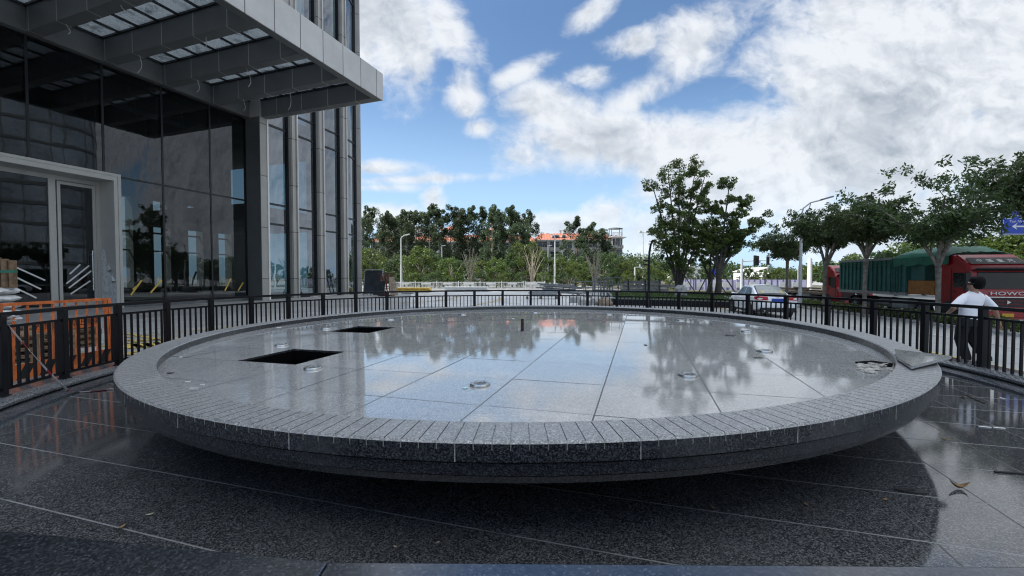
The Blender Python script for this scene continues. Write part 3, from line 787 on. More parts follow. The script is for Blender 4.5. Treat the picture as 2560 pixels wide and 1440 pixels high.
    b = MB(); fbox(b, SE+.3, sB-.6, -13, -.5, 6.1, 7.3); part(b, 'floor_slab', M['inner_dark'])
    b = MB(); fbox(b, -40, s1, -.1, .0, FZ+.1, 75); part(b, 'tower_glazing', M['tower_glass'])
    b = MB()
    for k in range(-13, 4): fbox(b, SM+PITCHS*k-.4, SM+PITCHS*k+.4, .0, .6, FZ+.1, 75)
    for k in range(0, 8):
        for z in (13.6+2.0+7.66*k, 15.1+2+7.66*k): fbox(b, -40, s1, 0, .07, z-.08, z+.08)
    fbox(b, -40, sB-3, -13, -.2, 74, 75.5); fbox(b, -40, sB-3, -13.3, -13, 14, 75); fbox(b, -40.3, -40, -13, 0, 0, 75)
    part(b, 'column', M['clad'])
    # canopy: wall beam, cross beams, fascia, glass roof
    CT = 11.55
    cn = MB(); fbox(cn, -14, s_at(635, .4)+.55, 0.02, .4, CZ0, CZ1+.3); canopy = part(cn, 'canopy', M['canopy'])
    bs = [s_at(635, .4)-PITCHS*1.0*k for k in range(0, 9)]
    SEND = bs[0]+.55
    for i, s in enumerate(bs):
        b = MB(); fbox(b, s, s+.55, .402, CT-.5, CZ0+.002, CZ1+.25); fbox(b, s+.02, s+.53, .41, CT-.5, CZ0-.012, CZ0+.002)
        part(b, 'beam', M['canopy'], canopy)
    b = MB(); fbox(b, -14, SEND, CT-.06, CT, CZ0, FZ+.05); fbox(b, SEND, SEND+.05, 6.4, CT, CZ0, FZ+.05); fbox(b, SEND, SEND+.05, .9, 6.4, CZ0, FZ)
    part(b, 'fascia', M['fascia'], canopy)
    b = MB(); fbox(b, -14, SEND-.002, CT-.5, CT-.062, CZ0+.003, CZ1+.2); part(b, 'beam', M['canopy'], canopy)
    for a, c in zip(bs[1:], bs[:-1]):
        b = MB(); fbox(b, a+.55, c, .4, CT-.5, 14.72, 14.74); part(b, 'skylight', M['roof_glass'], canopy)
        b = MB()
        for k in range(8): t = .42+k*(CT-.95)/7; fbox(b, a+.55, c, t, t+.07, 14.60, 14.71)
        fbox(b, a+.551, a+.63, .4, CT-.5, 14.60, 14.70); fbox(b, c-.08, c-.001, .4, CT-.5, 14.60, 14.70); fbox(b, (a+.55+c)/2-.03, (a+.55+c)/2+.03, .4, CT-.5, 14.62, 14.70)
        part(b, 'glazing_bar', M['frame_dark'], canopy)
    # loose wires left hanging from the beams for lamps to come
    for i, (px, py, dx, dy, lab) in enumerate(((212, 58, 6, 24, 'at the far left'), (352, 16, 2, 20, 'at the top edge, second beam'),
            (396, 144, -6, 42, 'forked, below the lobby end of the third beam'), (538, 108, -8, 32, 'in front of the bright skylight pane'),
            (541, 208, -1, 30, 'at the lobby end of the fourth beam'), (657, 182, 5, 44, 'in the middle of the fourth beam'),
            (647, 258, 1, 28, 'lobby end of the last beam'), (765, 238, -4, 48, 'middle of the last beam, longest'))):
        for t in (1.2, 2, 3, 4, 5, 6, 7, 8, 9, 10):      # find the beam it hangs from
            s = s_at(px, t); j = min(range(len(bs)), key=lambda q: abs(bs[q]+.27-s))
            if abs(z_at(px, py, t)-CZ0) < .35: break
        p = F(bs[j]+.27, t, CZ0)
        k = p.y/FPX; q = p + Vector((dx*k, .05, -dy*k)); md = (p+q)/2 + Vector((.05+.04*(i % 3), .03, .02))
        b = MB(); b.tube([p, p.lerp(md, .55)+Vector((0, 0, -.05)), md, md.lerp(q, .6)+Vector((.05, 0, 0)), q+Vector((-.06, 0, .0))], .014, 5)
        tag(b.build('dangling_wire', M['cable']), 'pale loose wire dangling under the canopy, ' + lab, 'wire', 'wires hanging from the canopy')
office()

# the round-cornered tower across the street that shows in the lobby glass
M['blue_glazing'] = plain('blue_grey_glazing', (.20, .25, .30), .12, 0, .35, .12)
def reflected_tower():
    o = empty('office_tower', (92, 16, 0), 'curved banded office tower across the street, mirrored in the lobby glass', 'building')
    def outline(k):
        pts = []
        for cx, cy, a0 in ((88, 27, 0), (88, 27, 45), (74, 27, 90), (74, 27, 135), (74, -6, 180), (74, -6, 225), (88, -6, 270), (88, -6, 315)):
            for j in range(4): a = R(a0+j*15); pts.append((cx+(7+k)*cos(a), cy+(7+k)*sin(a)))
        return pts
    b = MB(); b.prism(outline(0), 0, 62); b.build('glazing', M['blue_glazing'], o)
    b = MB()
    for i in range(16): b.prism(outline(.12), .2+i*3.9, .75+i*3.9)
    b.build('spandrel', M['clad_dark'], o)
    b = MB()
    for x, y in outline(.1)[::2]: b.bar((x, y, 0), (x, y, 62), .14)
    for y in range(-6, 28, 3): b.bar((66.9, y, 0), (66.9, y, 62), .14)
    b.build('mullion', M['clad_dark'], o)
reflected_tower()

# ------------------------------------------------------------------ trees and plants
def leaf_mesh(name, cen, L, W, mat, rng, droop=0.0, parent=None, out=None, kite=True):
    """many small leaves, each a bent four-sided blade with its own direction"""
    cen = np.asarray(cen, dtype=np.float64); n = len(cen)
    a = rng.normal(size=(n, 3)); a[:, 2] -= droop
    if out is not None: a += out
    a /= np.linalg.norm(a, axis=1)[:, None]+1e-9
    b = rng.normal(size=(n, 3)); b -= (b*a).sum(1)[:, None]*a; b /= np.linalg.norm(b, axis=1)[:, None]+1e-9
    c = np.cross(a, b)
    s = rng.uniform(.65, 1.25, size=(n, 1)); l = a*L*s; w = b*W*s*.5; h = c*W*s*.22
    v = np.empty((n, 4, 3)); v[:, 0] = cen - l*.5; v[:, 1] = cen + w + h; v[:, 2] = cen + l*.5; v[:, 3] = cen - w + h
    me = bpy.data.meshes.new(name); me.vertices.add(n*4); me.vertices.foreach_set('co', v.ravel())
    me.loops.add(n*4); me.loops.foreach_set('vertex_index', np.arange(n*4, dtype=np.int32))
    me.polygons.add(n); me.polygons.foreach_set('loop_start', np.arange(0, n*4, 4, dtype=np.int32))
    me.update(calc_edges=True); me.validate()
    return link_mesh(name, me, mat, parent)
def puffs(rng, centers, sig, cnt, flat=1.0):
    """clouds of points round the given centres, denser towards each shell"""
    out = []
    for c, s in zip(centers, sig if hasattr(sig, '__len__') else [sig]*len(centers)):
        k = max(3, int(cnt*rng.uniform(.7, 1.3))); d = rng.normal(size=(k, 3)); d /= np.linalg.norm(d, axis=1)[:, None]
        r = s*rng.uniform(.25, 1.0, size=(k, 1))**.6
        p = d*r*np.array([1, 1, flat]); out.append(p+np.asarray(c))
    return np.concatenate(out)
def curve(a, b, bend, k=5):
    a, b, bend = Vector(a), Vector(b), Vector(bend)
    return [a.lerp(b, i/(k-1)) + bend*(4*(i/(k-1))*(1-i/(k-1))) for i in range(k)]
def taper(r0, r1, k=5): return [r0+(r1-r0)*i/(k-1) for i in range(k)]

def eucalyptus(seed, label=None):
    rng = np.random.default_rng(seed); h = 15.0; rd = random.Random(seed)
    o = empty('eucalyptus_tree', (0, 0, 0), label, 'tree')
    b = MB(); top = (rd.uniform(-.5, .5), rd.uniform(-.5, .5), h*.94)
    tr = curve((0, 0, 0), top, (rd.uniform(-.3, .3), rd.uniform(-.3, .3), 0), 7); b.tube(tr, taper(.17, .03, 7), 7)
    cs, sg = [], []
    for k in range(24):
        f = .20+.76*k/23; z = h*f; i = min(5, int(f/.94*6)); base = tr[i].lerp(tr[i+1], f/.94*6-i)
        ln = h*(.135*(1-abs(f-.52)*1.5)+.018)*rd.uniform(.75, 1.3); th = rd.uniform(0, 2*pi)
        e = base + Vector((cos(th)*ln, sin(th)*ln, ln*rd.uniform(.45, .95)))
        b.tube(curve(base, e, (0, 0, -.1*ln), 4), taper(.05, .015, 4), 5)
        for q in (.55, 1.0):
            p = base.lerp(e, q); cs.append(p+Vector((rd.gauss(0, .2), rd.gauss(0, .2), rd.gauss(0, .2)))); sg.append((.44+.36*(1-abs(f-.5)*1.5))*rd.uniform(.65, 1.25))
    for k in range(4): cs.append(Vector(top)+Vector((rd.gauss(0, .3), rd.gauss(0, .3), rd.uniform(-1.4, .35)))); sg.append(.55)
    b.build('trunk', M['bark_pale'], o, world=False)
    p = puffs(rng, cs, sg, 130, 1.15)
    leaf_mesh('crown', p, .38, .15, M['leaf_euc'], rng, .5, o)
    return o
def bushy(seed, h, w, mat, label=None, name='bushy_tree', leaf=.30, low=.15, n=46, per=95, trunk=True):
    rng = np.random.default_rng(seed); rd = random.Random(seed)
    o = empty(name, (0, 0, 0), label, 'tree')
    b = MB(); cs, sg = [], []
    b.tube(curve((0, 0, 0), (rd.uniform(-.2, .2), rd.uniform(-.2, .2), h*.5), (.1, 0, 0), 5), taper(.16*h/6, .06*h/6), 7)
    for k in range(n):
        th = rd.uniform(0, 2*pi); f = rd.uniform(low, 1); r = w*.5*math.sqrt(max(.06, 1-((f-.5)/.56)**2))*rd.uniform(.35, 1.0)
        c = Vector((r*cos(th), r*sin(th), h*(f*.9+.04)+rd.gauss(0, .08*h)*.5)); cs.append(c); sg.append(h*rd.uniform(.075, .13))
        if k % 3 == 0: b.tube(curve((0, 0, h*rd.uniform(.15, .45)), c, (0, 0, -.05*h), 4), taper(.07*h/6, .015, 4), 5)
    b.build('trunk', M['bark'], o, world=False)
    leaf_mesh('crown', puffs(rng, cs, sg, per, .85), leaf, leaf*.5, mat, rng, .2, o)
    return o
def bare_tree(seed, h, w, n, mat, label=None, name='bare_tree', twig=4):
    rd = random.Random(seed); o = empty(name, (0, 0, 0), label, 'tree'); b = MB(); t = MB()
    for k in range(n):
        th = 2*pi*k/n+rd.uniform(-.3, .3); r = w*.5*rd.uniform(.35, 1.0)
        e = Vector((r*cos(th), r*sin(th), h*rd.uniform(.75, 1.0))); s = Vector((.1*cos(th), .1*sin(th), 0))
        c = curve(s, e, (-.22*r*cos(th), -.22*r*sin(th), 0), 6); b.tube(c, taper(.085, .022, 6), 6)
        for q in range(twig):
            i = rd.randint(2, 4); p = c[i].lerp(c[i+1], rd.random()); a = rd.uniform(0, 2*pi); l = h*rd.uniform(.10, .24)
            t.tube(curve(p, p+Vector((cos(a)*l*.6, sin(a)*l*.6, l)), (rd.gauss(0, .05), 0, 0), 4), taper(.028, .009, 4), 4)
    b.build('trunk', mat, o, world=False); t.build('branches', mat, o, world=False)
    return o
def street_tree(seed, h, fork, w, crown_lo, label, n=6, leaf=.30, per=60, lean=0.0):
    """pale trunk forking into spreading limbs that carry a flat, ragged umbrella of long leaves"""
    rng = np.random.default_rng(seed); rd = random.Random(seed); o = empty('street_tree', (0, 0, 0), label, 'tree', 'street trees along the verge')
    b = MB(); ft = Vector((lean, 0, fork)); b.tube(curve((0, 0, -.1), ft, (.05, .03, 0), 6), [.12, .095, .09, .088, .092, .11], 9)
    cs, sg = [], []
    for k in range(n):
        th = 2*pi*k/n+rd.uniform(-.35, .35); r = w*.5*rd.uniform(.45, .75); z = crown_lo+(h-crown_lo)*rd.uniform(.25, .6)
        e = ft+Vector((r*cos(th), r*sin(th), z-fork)); c = curve(ft, e, (-.12*r*cos(th), -.12*r*sin(th), 0), 6); b.tube(c, taper(.075, .028, 6), 7)
        for q in range(11):
            i = rd.randint(1, 4); p = c[i].lerp(c[i+1], rd.random()); a = th+rd.gauss(0, 1.0); l = w*rd.uniform(.10, .34)
            e2 = p+Vector((cos(a)*l, sin(a)*l, l*rd.uniform(-.15, 1.0))); e2.z = max(crown_lo+rd.uniform(-.1, .3), min(h*rd.uniform(.82, .97), e2.z))
            d = curve(p, e2, (0, 0, .1*l), 4); b.tube(d, taper(.022, .007, 4), 4)
            for f in (.4, .6, .8, 1.0): cs.append(p.lerp(e2, f)+Vector((rd.gauss(0, .14), rd.gauss(0, .14), rd.gauss(.05, .12)))); sg.append(w*.042*rd.uniform(.6, 1.4))
        for q in range(5): cs.append(e+Vector((rd.gauss(0, .4), rd.gauss(0, .4), (h-e.z)*rd.uniform(.0, 1.0)))); sg.append(w*.038)
    b.build('trunk', M['bark'], o, world=False)
    cs2 = np.array([tuple(x) for x in cs]); p = puffs(rng, cs2, np.array(sg)*1.25, per, .8); p = p + rng.normal(size=p.shape)*.07
    out = p - np.array([0, 0, fork]); out[:, 2] = 0; out = out/(np.linalg.norm(out, axis=1)[:, None]+1e-6)*.9
    leaf_mesh('crown', p, leaf, leaf*.36, M['leaf_dark'], rng, .75, o, out)
    return o
def stem_tree(seed, h, w, stems, label, base_h, leaf=.17, per=46, lowf=.30):
    """several upright stems, each carrying separate clumps with sky between them"""
    rng = np.random.default_rng(seed); rd = random.Random(seed); o = empty('camphor_tree', (0, 0, 0), label, 'tree'); b = MB(); cs, sg = [], []
    b.tube([(0, 0, -.1), (0, 0, base_h*.5), (0, 0, base_h)], [.22, .18, .19], 10)
    for k, (dx, dy, top) in enumerate(stems):
        e = Vector((dx, dy, top)); s = Vector((dx*.06, dy*.06, base_h*.8)); c = curve(s, e, (-.10*dx, -.10*dy, -.04*top), 8); b.tube(c, taper(.11, .028, 8), 7)
        for q in range(24):
            f = rd.uniform(lowf, 1.0)**.85; i = min(6, int(f*7)); p = c[i].lerp(c[i+1], f*7-i); a = rd.uniform(0, 2*pi); l = w*rd.uniform(.06, .24)*(1.15-.5*f)
            e2 = p+Vector((cos(a)*l, sin(a)*l, l*rd.uniform(-.1, .8))); b.tube([p, p.lerp(e2, .5)+Vector((0, 0, -.04)), e2], [.028, .018, .008], 5)
            for g in (.55, .8, 1.0): cs.append(p.lerp(e2, g)+Vector((rd.gauss(0, .1), rd.gauss(0, .1), rd.gauss(0, .1)))); sg.append(w*.042*rd.uniform(.55, 1.45))
        for q in range(4): cs.append(e+Vector((rd.gauss(0, .3), rd.gauss(0, .3), rd.uniform(-.5, .3)))); sg.append(w*.05)
    b.build('trunk', M['bark_dark'], o, world=False)
    leaf_mesh('crown', puffs(rng, cs, sg, per, .8), leaf, leaf*.5, M['leaf_big'], rng, .3, o)
    return o
def place(o, p, rz=0, sc=1.0, sz=None):
    o.location = p; o.rotation_euler = (0, 0, rz); o.scale = (sc, sc, sz or sc); return o

# a row of eucalyptus in front of the red-roofed flats
def eucalyptus_row():
    prot = [eucalyptus(11), eucalyptus(12), eucalyptus(13), eucalyptus(14)]; used = set(); rd = random.Random(3)
    row = [(908, 540), (926, 524), (962, 536), (983, 534), (999, 533), (1018, 533), (1038, 532), (1069, 522), (1096, 517), (1128, 522), (1149, 526),
           (1171, 523), (1212, 524), (1230, 522), (1252, 527), (1275, 523), (1291, 524), (1320, 534)]
    for i, (px, top) in enumerate(row):
        Y = 88+rd.uniform(-5, 5); h = zpx(top, Y); k = i % 4
        lab = 'tall dark eucalyptus in the row before the flats, %s from the glass tower' % ORD[i]
        o = prot[k] if k not in used else copy_tree(prot[k]); used.add(k)
        place(o, foot(px, Y), rd.uniform(0, 6.28), h/15.0*1.02*rd.uniform(.95, 1.05), h/15.0); tag(o, lab, 'tree', 'eucalyptus row before the flats')
    for px, top, Y, lab in ((1440, 546, 96, 'tall dark eucalyptus with two heads in front of the red roof, left one'), (1467, 559, 94, 'dark eucalyptus in front of the red roof, the middle one of three'),
                            (1502, 570, 95, 'broad dark eucalyptus before the right end of the red roof'), (1302, 560, 80, 'dark eucalyptus at the gap left of the clear red roof')):
        o = copy_tree(prot[px % 4]); h = zpx(top, Y); place(o, foot(px, Y), px, h/15*1.3, h/15); tag(o, lab, 'tree', 'eucalyptus row before the flats')
eucalyptus_row()

def front_trees():
    rd = random.Random(8)
    P = [bushy(21, 6, 6.5, M['leaf_green']), bushy(22, 6, 6, M['leaf_mid']), bushy(23, 6, 5.4, M['leaf_green']), bushy(24, 6, 7, M['leaf_mid'])]; used = set()
    row = [(915, 624, 62, 'round yellow-green tree beside the corner of the glass tower', 2), (960, 655, 72, 'low green tree behind the leaning glass sheets', 1), (1010, 640, 74, 'green tree behind the left white street lamp', 3),
           (1052, 618, 66, 'lime-tinted tree with pale forked trunk right of the left white lamp', 0), (1090, 640, 72, 'green tree behind the thin short pole', 1), (1122, 645, 64, 'bright green tree left of the twisted bare tree', 2),
           (1150, 650, 74, 'green tree just behind the twisted bare tree, left side', 3), (1205, 652, 70, 'green tree right of the twisted bare tree', 0), (1240, 645, 66, 'light green tree midway between the bare trees', 2),
           (1280, 640, 72, 'dense green tree left of the pale bare tree', 1), (1318, 606, 70, 'tall bright green tree behind the pale bare tree', 0), (1362, 640, 72, 'green tree behind the slim lamp left of the tall white lamp', 3),
           (1408, 645, 68, 'bright green tree just right of the tall white lamp', 2), (1440, 640, 74, 'green tree below the two-headed eucalyptus', 1), (1455, 655, 62, 'light green tree left of the many-stemmed bare tree', 0),
           (1510, 632, 70, 'dark green tree right of the many-stemmed bare tree', 3), (1545, 640, 74, 'green tree below the right end of the flats', 1), (1572, 648, 68, 'yellow-green tree left of the mast', 2),
           (1598, 643, 74, 'green tree directly behind the mast', 3), (1640, 650, 70, 'green tree behind the black curved lamp', 0)]
    for i, (px, top, Y, lab, k) in enumerate(row):
        o = P[k] if k not in used else copy_tree(P[k]); used.add(k); h = zpx(top, Y)
        place(o, foot(px, Y), rd.uniform(0, 6.28), h/6*rd.uniform(.95, 1.2), h/6); tag(o, lab, 'tree', 'green trees behind the white fence')
    for i, px in enumerate(range(930, 1700, 54)):
        o = copy_tree(P[i % 4]); Y = 60.5+(i % 3); place(o, foot(px+rd.uniform(-8, 8), Y), i*1.7, .44*rd.uniform(.85, 1.2), .40)
        tag(o, 'low bushy shrub behind the white fence, %s from the glass tower' % ORD[i], 'shrub', 'shrubs behind the white fence'); o.name = 'shrub'
    for px, top, base, Y, w, n, mt, lab, nm in ((1132, 648, 708, 61, 2.6, 3, 'bark_pale', 'small bare tree with white forked trunk behind the fence', 'bare_tree'), (1176, 622, 704, 61, 4.2, 7, 'bark', 'leafless brown tree with twisted bundled stems', 'bare_tree'),
             (1330, 618, 706, 60, 5.4, 8, 'bark_pale', 'pale bare tree with wide fan of branches at the end of the white fence', 'bare_tree'), (1486, 632, 712, 46, 3.0, 13, 'bark_pale', 'many-stemmed vase-shaped bare tree among the stacked metal', 'bare_tree'),
             (1358, 672, 705, 60, 2.0, 3, 'bark', 'low bare sapling beside the tall white lamp', 'bare_sapling'), (1424, 690, 712, 56, 3.0, 9, 'bark', 'low leafless shrub right of the tall white lamp', 'bare_shrub')):
        o = bare_tree(px, 6, w*6/max(1, zpx(top, Y)), n, M[mt], lab, nm, 5); h = zpx(top, Y); place(o, foot(px, Y), 0, h/6)
front_trees()

def big_trees():
    Y = 32; p = foot(1697, Y); h = zpx(405, Y)-p.z-.3; o = stem_tree(41, h, 6.6, [(-2.0, .3, h*.84), (-1.1, -.5, h*.93), (.1, .4, h*.99), (1.1, -.2, h*.95), (2.1, .5, h*.9), (-2.0, -.8, h*.5), (1.7, -.9, h*.55)],
        'tall many-stemmed tree with clumped foliage in the raised lawn bed', .9); place(o, p+Vector((0, 0, .3)))
    Y = 30.5; p = foot(1797, Y); h = zpx(452, Y)-p.z-.3; o = stem_tree(42, h, 5.0, [(-.5, .4, h*.80), (.55, -.3, h*.99), (1.9, .3, h*.83), (2.9, -.2, h*.70), (-1.2, .3, h*.60), (1.6, .8, h*.55)],
        'tree with a single dark trunk and open spreading crown beside the white car', 2.6); place(o, p+Vector((0, 0, .3)))
    Y = 35; p = foot(1776, Y); h = zpx(560, Y)-p.z-.3; o = stem_tree(43, h, 4.2, [(-1.5, .3, h*.8), (-.2, -.4, h*.97), (1.3, .2, h*.85)],
        'smaller tree standing between the two big ones in the raised bed', 1.9, .14); place(o, p+Vector((0, 0, .3)))
    # poles that prop the newly planted trees
    k = 0
    for px, Y, labs in ((1697, 32, ('left pole', 'right pole', 'rear pole')), (1797, 30.5, ('left pole', 'right pole', 'rear pole')), (1776, 35, ('left pole', 'right pole', 'rear pole'))):
        nm = {1697: 'tall many-stemmed tree', 1797: 'single-trunk tree beside the car', 1776: 'small middle tree'}[px]; c = foot(px, Y)+Vector((0, 0, .3))
        for j, (dx, dy) in enumerate(((-1.35, -.4), (1.3, -.5), (.3, 1.3))):
            b = MB(); b.tube([c+Vector((dx, dy, -.02)), c+Vector((dx*.08, dy*.08, 2.1))], .045, 6)
            tag(b.build('tree_prop', M['timber'] if px == 1697 else M['bark_dark']), 'slanting wooden prop of the %s, %s' % (nm, labs[j]), 'prop', 'props of the planted trees')
big_trees()

def street_trees():
    spec = [(51, 1968, 31.0, 546, 655, 642, 4.0, 'slim street tree behind the white car, farthest along the verge'), (52, 2064, 24.0, 522, 672, 592, 3.5, 'street tree with a forked trunk in front of the far red cab'),
            (53, 2165, 20.8, 500, 648, 578, 3.6, 'street tree whose slim trunk crosses the green truck body'), (54, 2345, 17.6, 412, 668, 570, 5.0, 'street tree with thick pale trunk before the red cab'),
            (55, 2640, 15.2, 360, 600, 478, 4.5, 'street tree whose leaves hang over the blue road sign')]
    for seed, px, Y, top, fork, low, w, lab in spec:
        p = foot(px, Y); h = zpx(top, Y)-p.z; fk = zpx(fork, Y)-p.z; lo = zpx(low, Y)-p.z
        o = street_tree(seed, h, fk, w, lo if lo > fk else fk+.3, lab, 6, .20, 36); place(o, p, seed)
street_trees()

def verge():
    rng = np.random.default_rng(5); pts = []
    for i in range(15000):
        y = rng.uniform(4, 44); q = rng.uniform(16.25, 17.2); x, _ = street(q, y)
        hh = .52+.06*math.sin(y*2.1)+.05*math.sin(y*5.3+q*3); z = hh*rng.uniform(.1, 1)**.6; pts.append((x+rng.normal()*.04, y, gz(x)+z))
    o = leaf_mesh('hedge', pts, .13, .08, M['hedge'], rng); tag(o, 'long low clipped green hedge along the street in front of the trucks', 'hedge')
    b = MB()
    for y in np.arange(-4, 46, 1.0):
        (x0, y0), (x1, y1) = street(15.95, y), street(15.95, y+.985); b.bar((x0, y0, gz(x0)+.05), (x1, y1, gz(x1)+.05), .13, .16)
    o = b.build('kerb', M['stone']); o['kind'] = 'structure'
    # trees beyond the trucks on the right
    P = [bushy(61, 6, 7.5, M['leaf_mid'], None, 'broad_tree', .34, .25, 44, 90), bushy(62, 6, 7, M['leaf_green'], None, 'broad_tree', .34, .25, 44, 90)]; used = set()
    row = [(2110, 640, 60, 'green tree behind the far red cab'), (2180, 628, 54, 'low green tree above the ribbed truck body'), (2240, 622, 48, 'green tree just left of the tarpaulin'), (2310, 600, 50, 'green tree rising behind the tarpaulin, left one'),
           (2385, 604, 46, 'green tree behind the tarpaulin, right one'), (2440, 590, 44, 'green tree above the red cab roof'), (2500, 586, 42, 'green tree directly below the blue sign'), (2560, 582, 40, 'green tree at the right edge below the sign')]
    rd = random.Random(2)
    for i, (px, top, Y, lab) in enumerate(row):
        k = i % 2; o = P[k] if k not in used else copy_tree(P[k]); used.add(k); p = foot(px, Y); h = zpx(top, Y)-p.z
        place(o, p, rd.uniform(0, 6), h/6*1.15, h/6); tag(o, lab, 'tree', 'trees beyond the trucks')
    row = [(1868, 668, 78, 'small roadside tree left of the traffic signal arm'), (1905, 672, 76, 'dark roadside tree below the traffic signals'), (1935, 670, 80, 'roadside tree right of the traffic signals'), (1958, 668, 66, 'round dark tree beside the hoarding, behind the slim street tree'),
           (1735, 672, 82, 'small green tree in front of the white sheds'), (2030, 662, 74, 'green tree behind the white signal column'), (2075, 655, 70, 'green tree left of the far red cab')]
    for i, (px, top, Y, lab) in enumerate(row):
        o = copy_tree(P[i % 2]); p = foot(px, Y); h = zpx(top, Y)-p.z; place(o, p, rd.uniform(0, 6), h/6*.8, h/6); tag(o, lab, 'tree', 'roadside trees by the hoarding')
    # wooded skyline far off
    rng = np.random.default_rng(9); cs = []; sg = []
    for i in range(420):
        px = rng.uniform(1540, 2500); Y = rng.uniform(190, 260); top = 664+6*math.sin(px*.02)+4*math.sin(px*.055)+rng.uniform(0, 16)
        p = at(px, top, Y); cs.append((p.x, p.y, p.z-1)); sg.append(rng.uniform(1.8, 3.4))
        cs.append((p.x, p.y, max(1, p.z-5))); sg.append(3.0)
    tag(leaf_mesh('distant_woods', puffs(rng, cs, sg, 34), 1.3, .9, M['leaf_mid'], rng), 'hazy wooded skyline far down the street on the right', 'woods', kind='stuff')
    rng = np.random.default_rng(10); cs = []; sg = []
    for i in range(260):
        px = rng.uniform(880, 1700); Y = rng.uniform(100, 112); top = rng.uniform(640, 690)
        p = at(px, top, Y); cs.append(tuple(p)); sg.append(rng.uniform(1.2, 2.2))
    tag(leaf_mesh('undergrowth', puffs(rng, cs, sg, 60), .6, .4, M['leaf_dark'], rng), 'dark mass of undergrowth behind the green trees', 'undergrowth', kind='stuff')
verge()

def planter():
    poly = [(6.4, 26), (9.5, 24.9), (12.9, 24.4), (15.4, 31), (17.6, 37), (9, 39)]
    o = empty('planter_bed', (10, 30, 0), 'raised lawn bed with low black stone wall round the big trees', 'planter')
    n = len(poly); b = MB()
    for i in range(n):
        a, c = Vector((*poly[i], gz(poly[i][0])+.15)), Vector((*poly[(i+1) % n], gz(poly[(i+1) % n][0])+.15)); b.bar(a, c, .22, .42)
    b.build('wall', M['black_paint'], o)
    b = MB()
    for i in range(n):
        a, c = Vector((*poly[i], gz(poly[i][0])+.38)), Vector((*poly[(i+1) % n], gz(poly[(i+1) % n][0])+.38)); b.bar(a, c, .28, .04)
    b.build('coping', M['clad_dark'], o)
    b = MB(); b.prism([(x, y) for x, y in poly], .05, .27); b.build('soil', M['soil'], o)
    rng = np.random.default_rng(3); pts = []
    from mathutils.geometry import intersect_point_line
    def inside(x, y):
        c = False
        for i in range(n):
            (x1, y1), (x2, y2) = poly[i], poly[(i+1) % n]
            if (y1 > y) != (y2 > y) and x < (x2-x1)*(y-y1)/(y2-y1)+x1: c = not c
        return c
    while len(pts) < 14000:
        x, y = rng.uniform(6, 18), rng.uniform(24, 39)
        if inside(x, y): pts.append((x, y, .30+rng.uniform(0, .12)))
    tag(leaf_mesh('grass', pts, .20, .05, M['grass'], rng, -1.2), 'short grass filling the raised bed under the big trees', 'grass', kind='stuff')
planter()

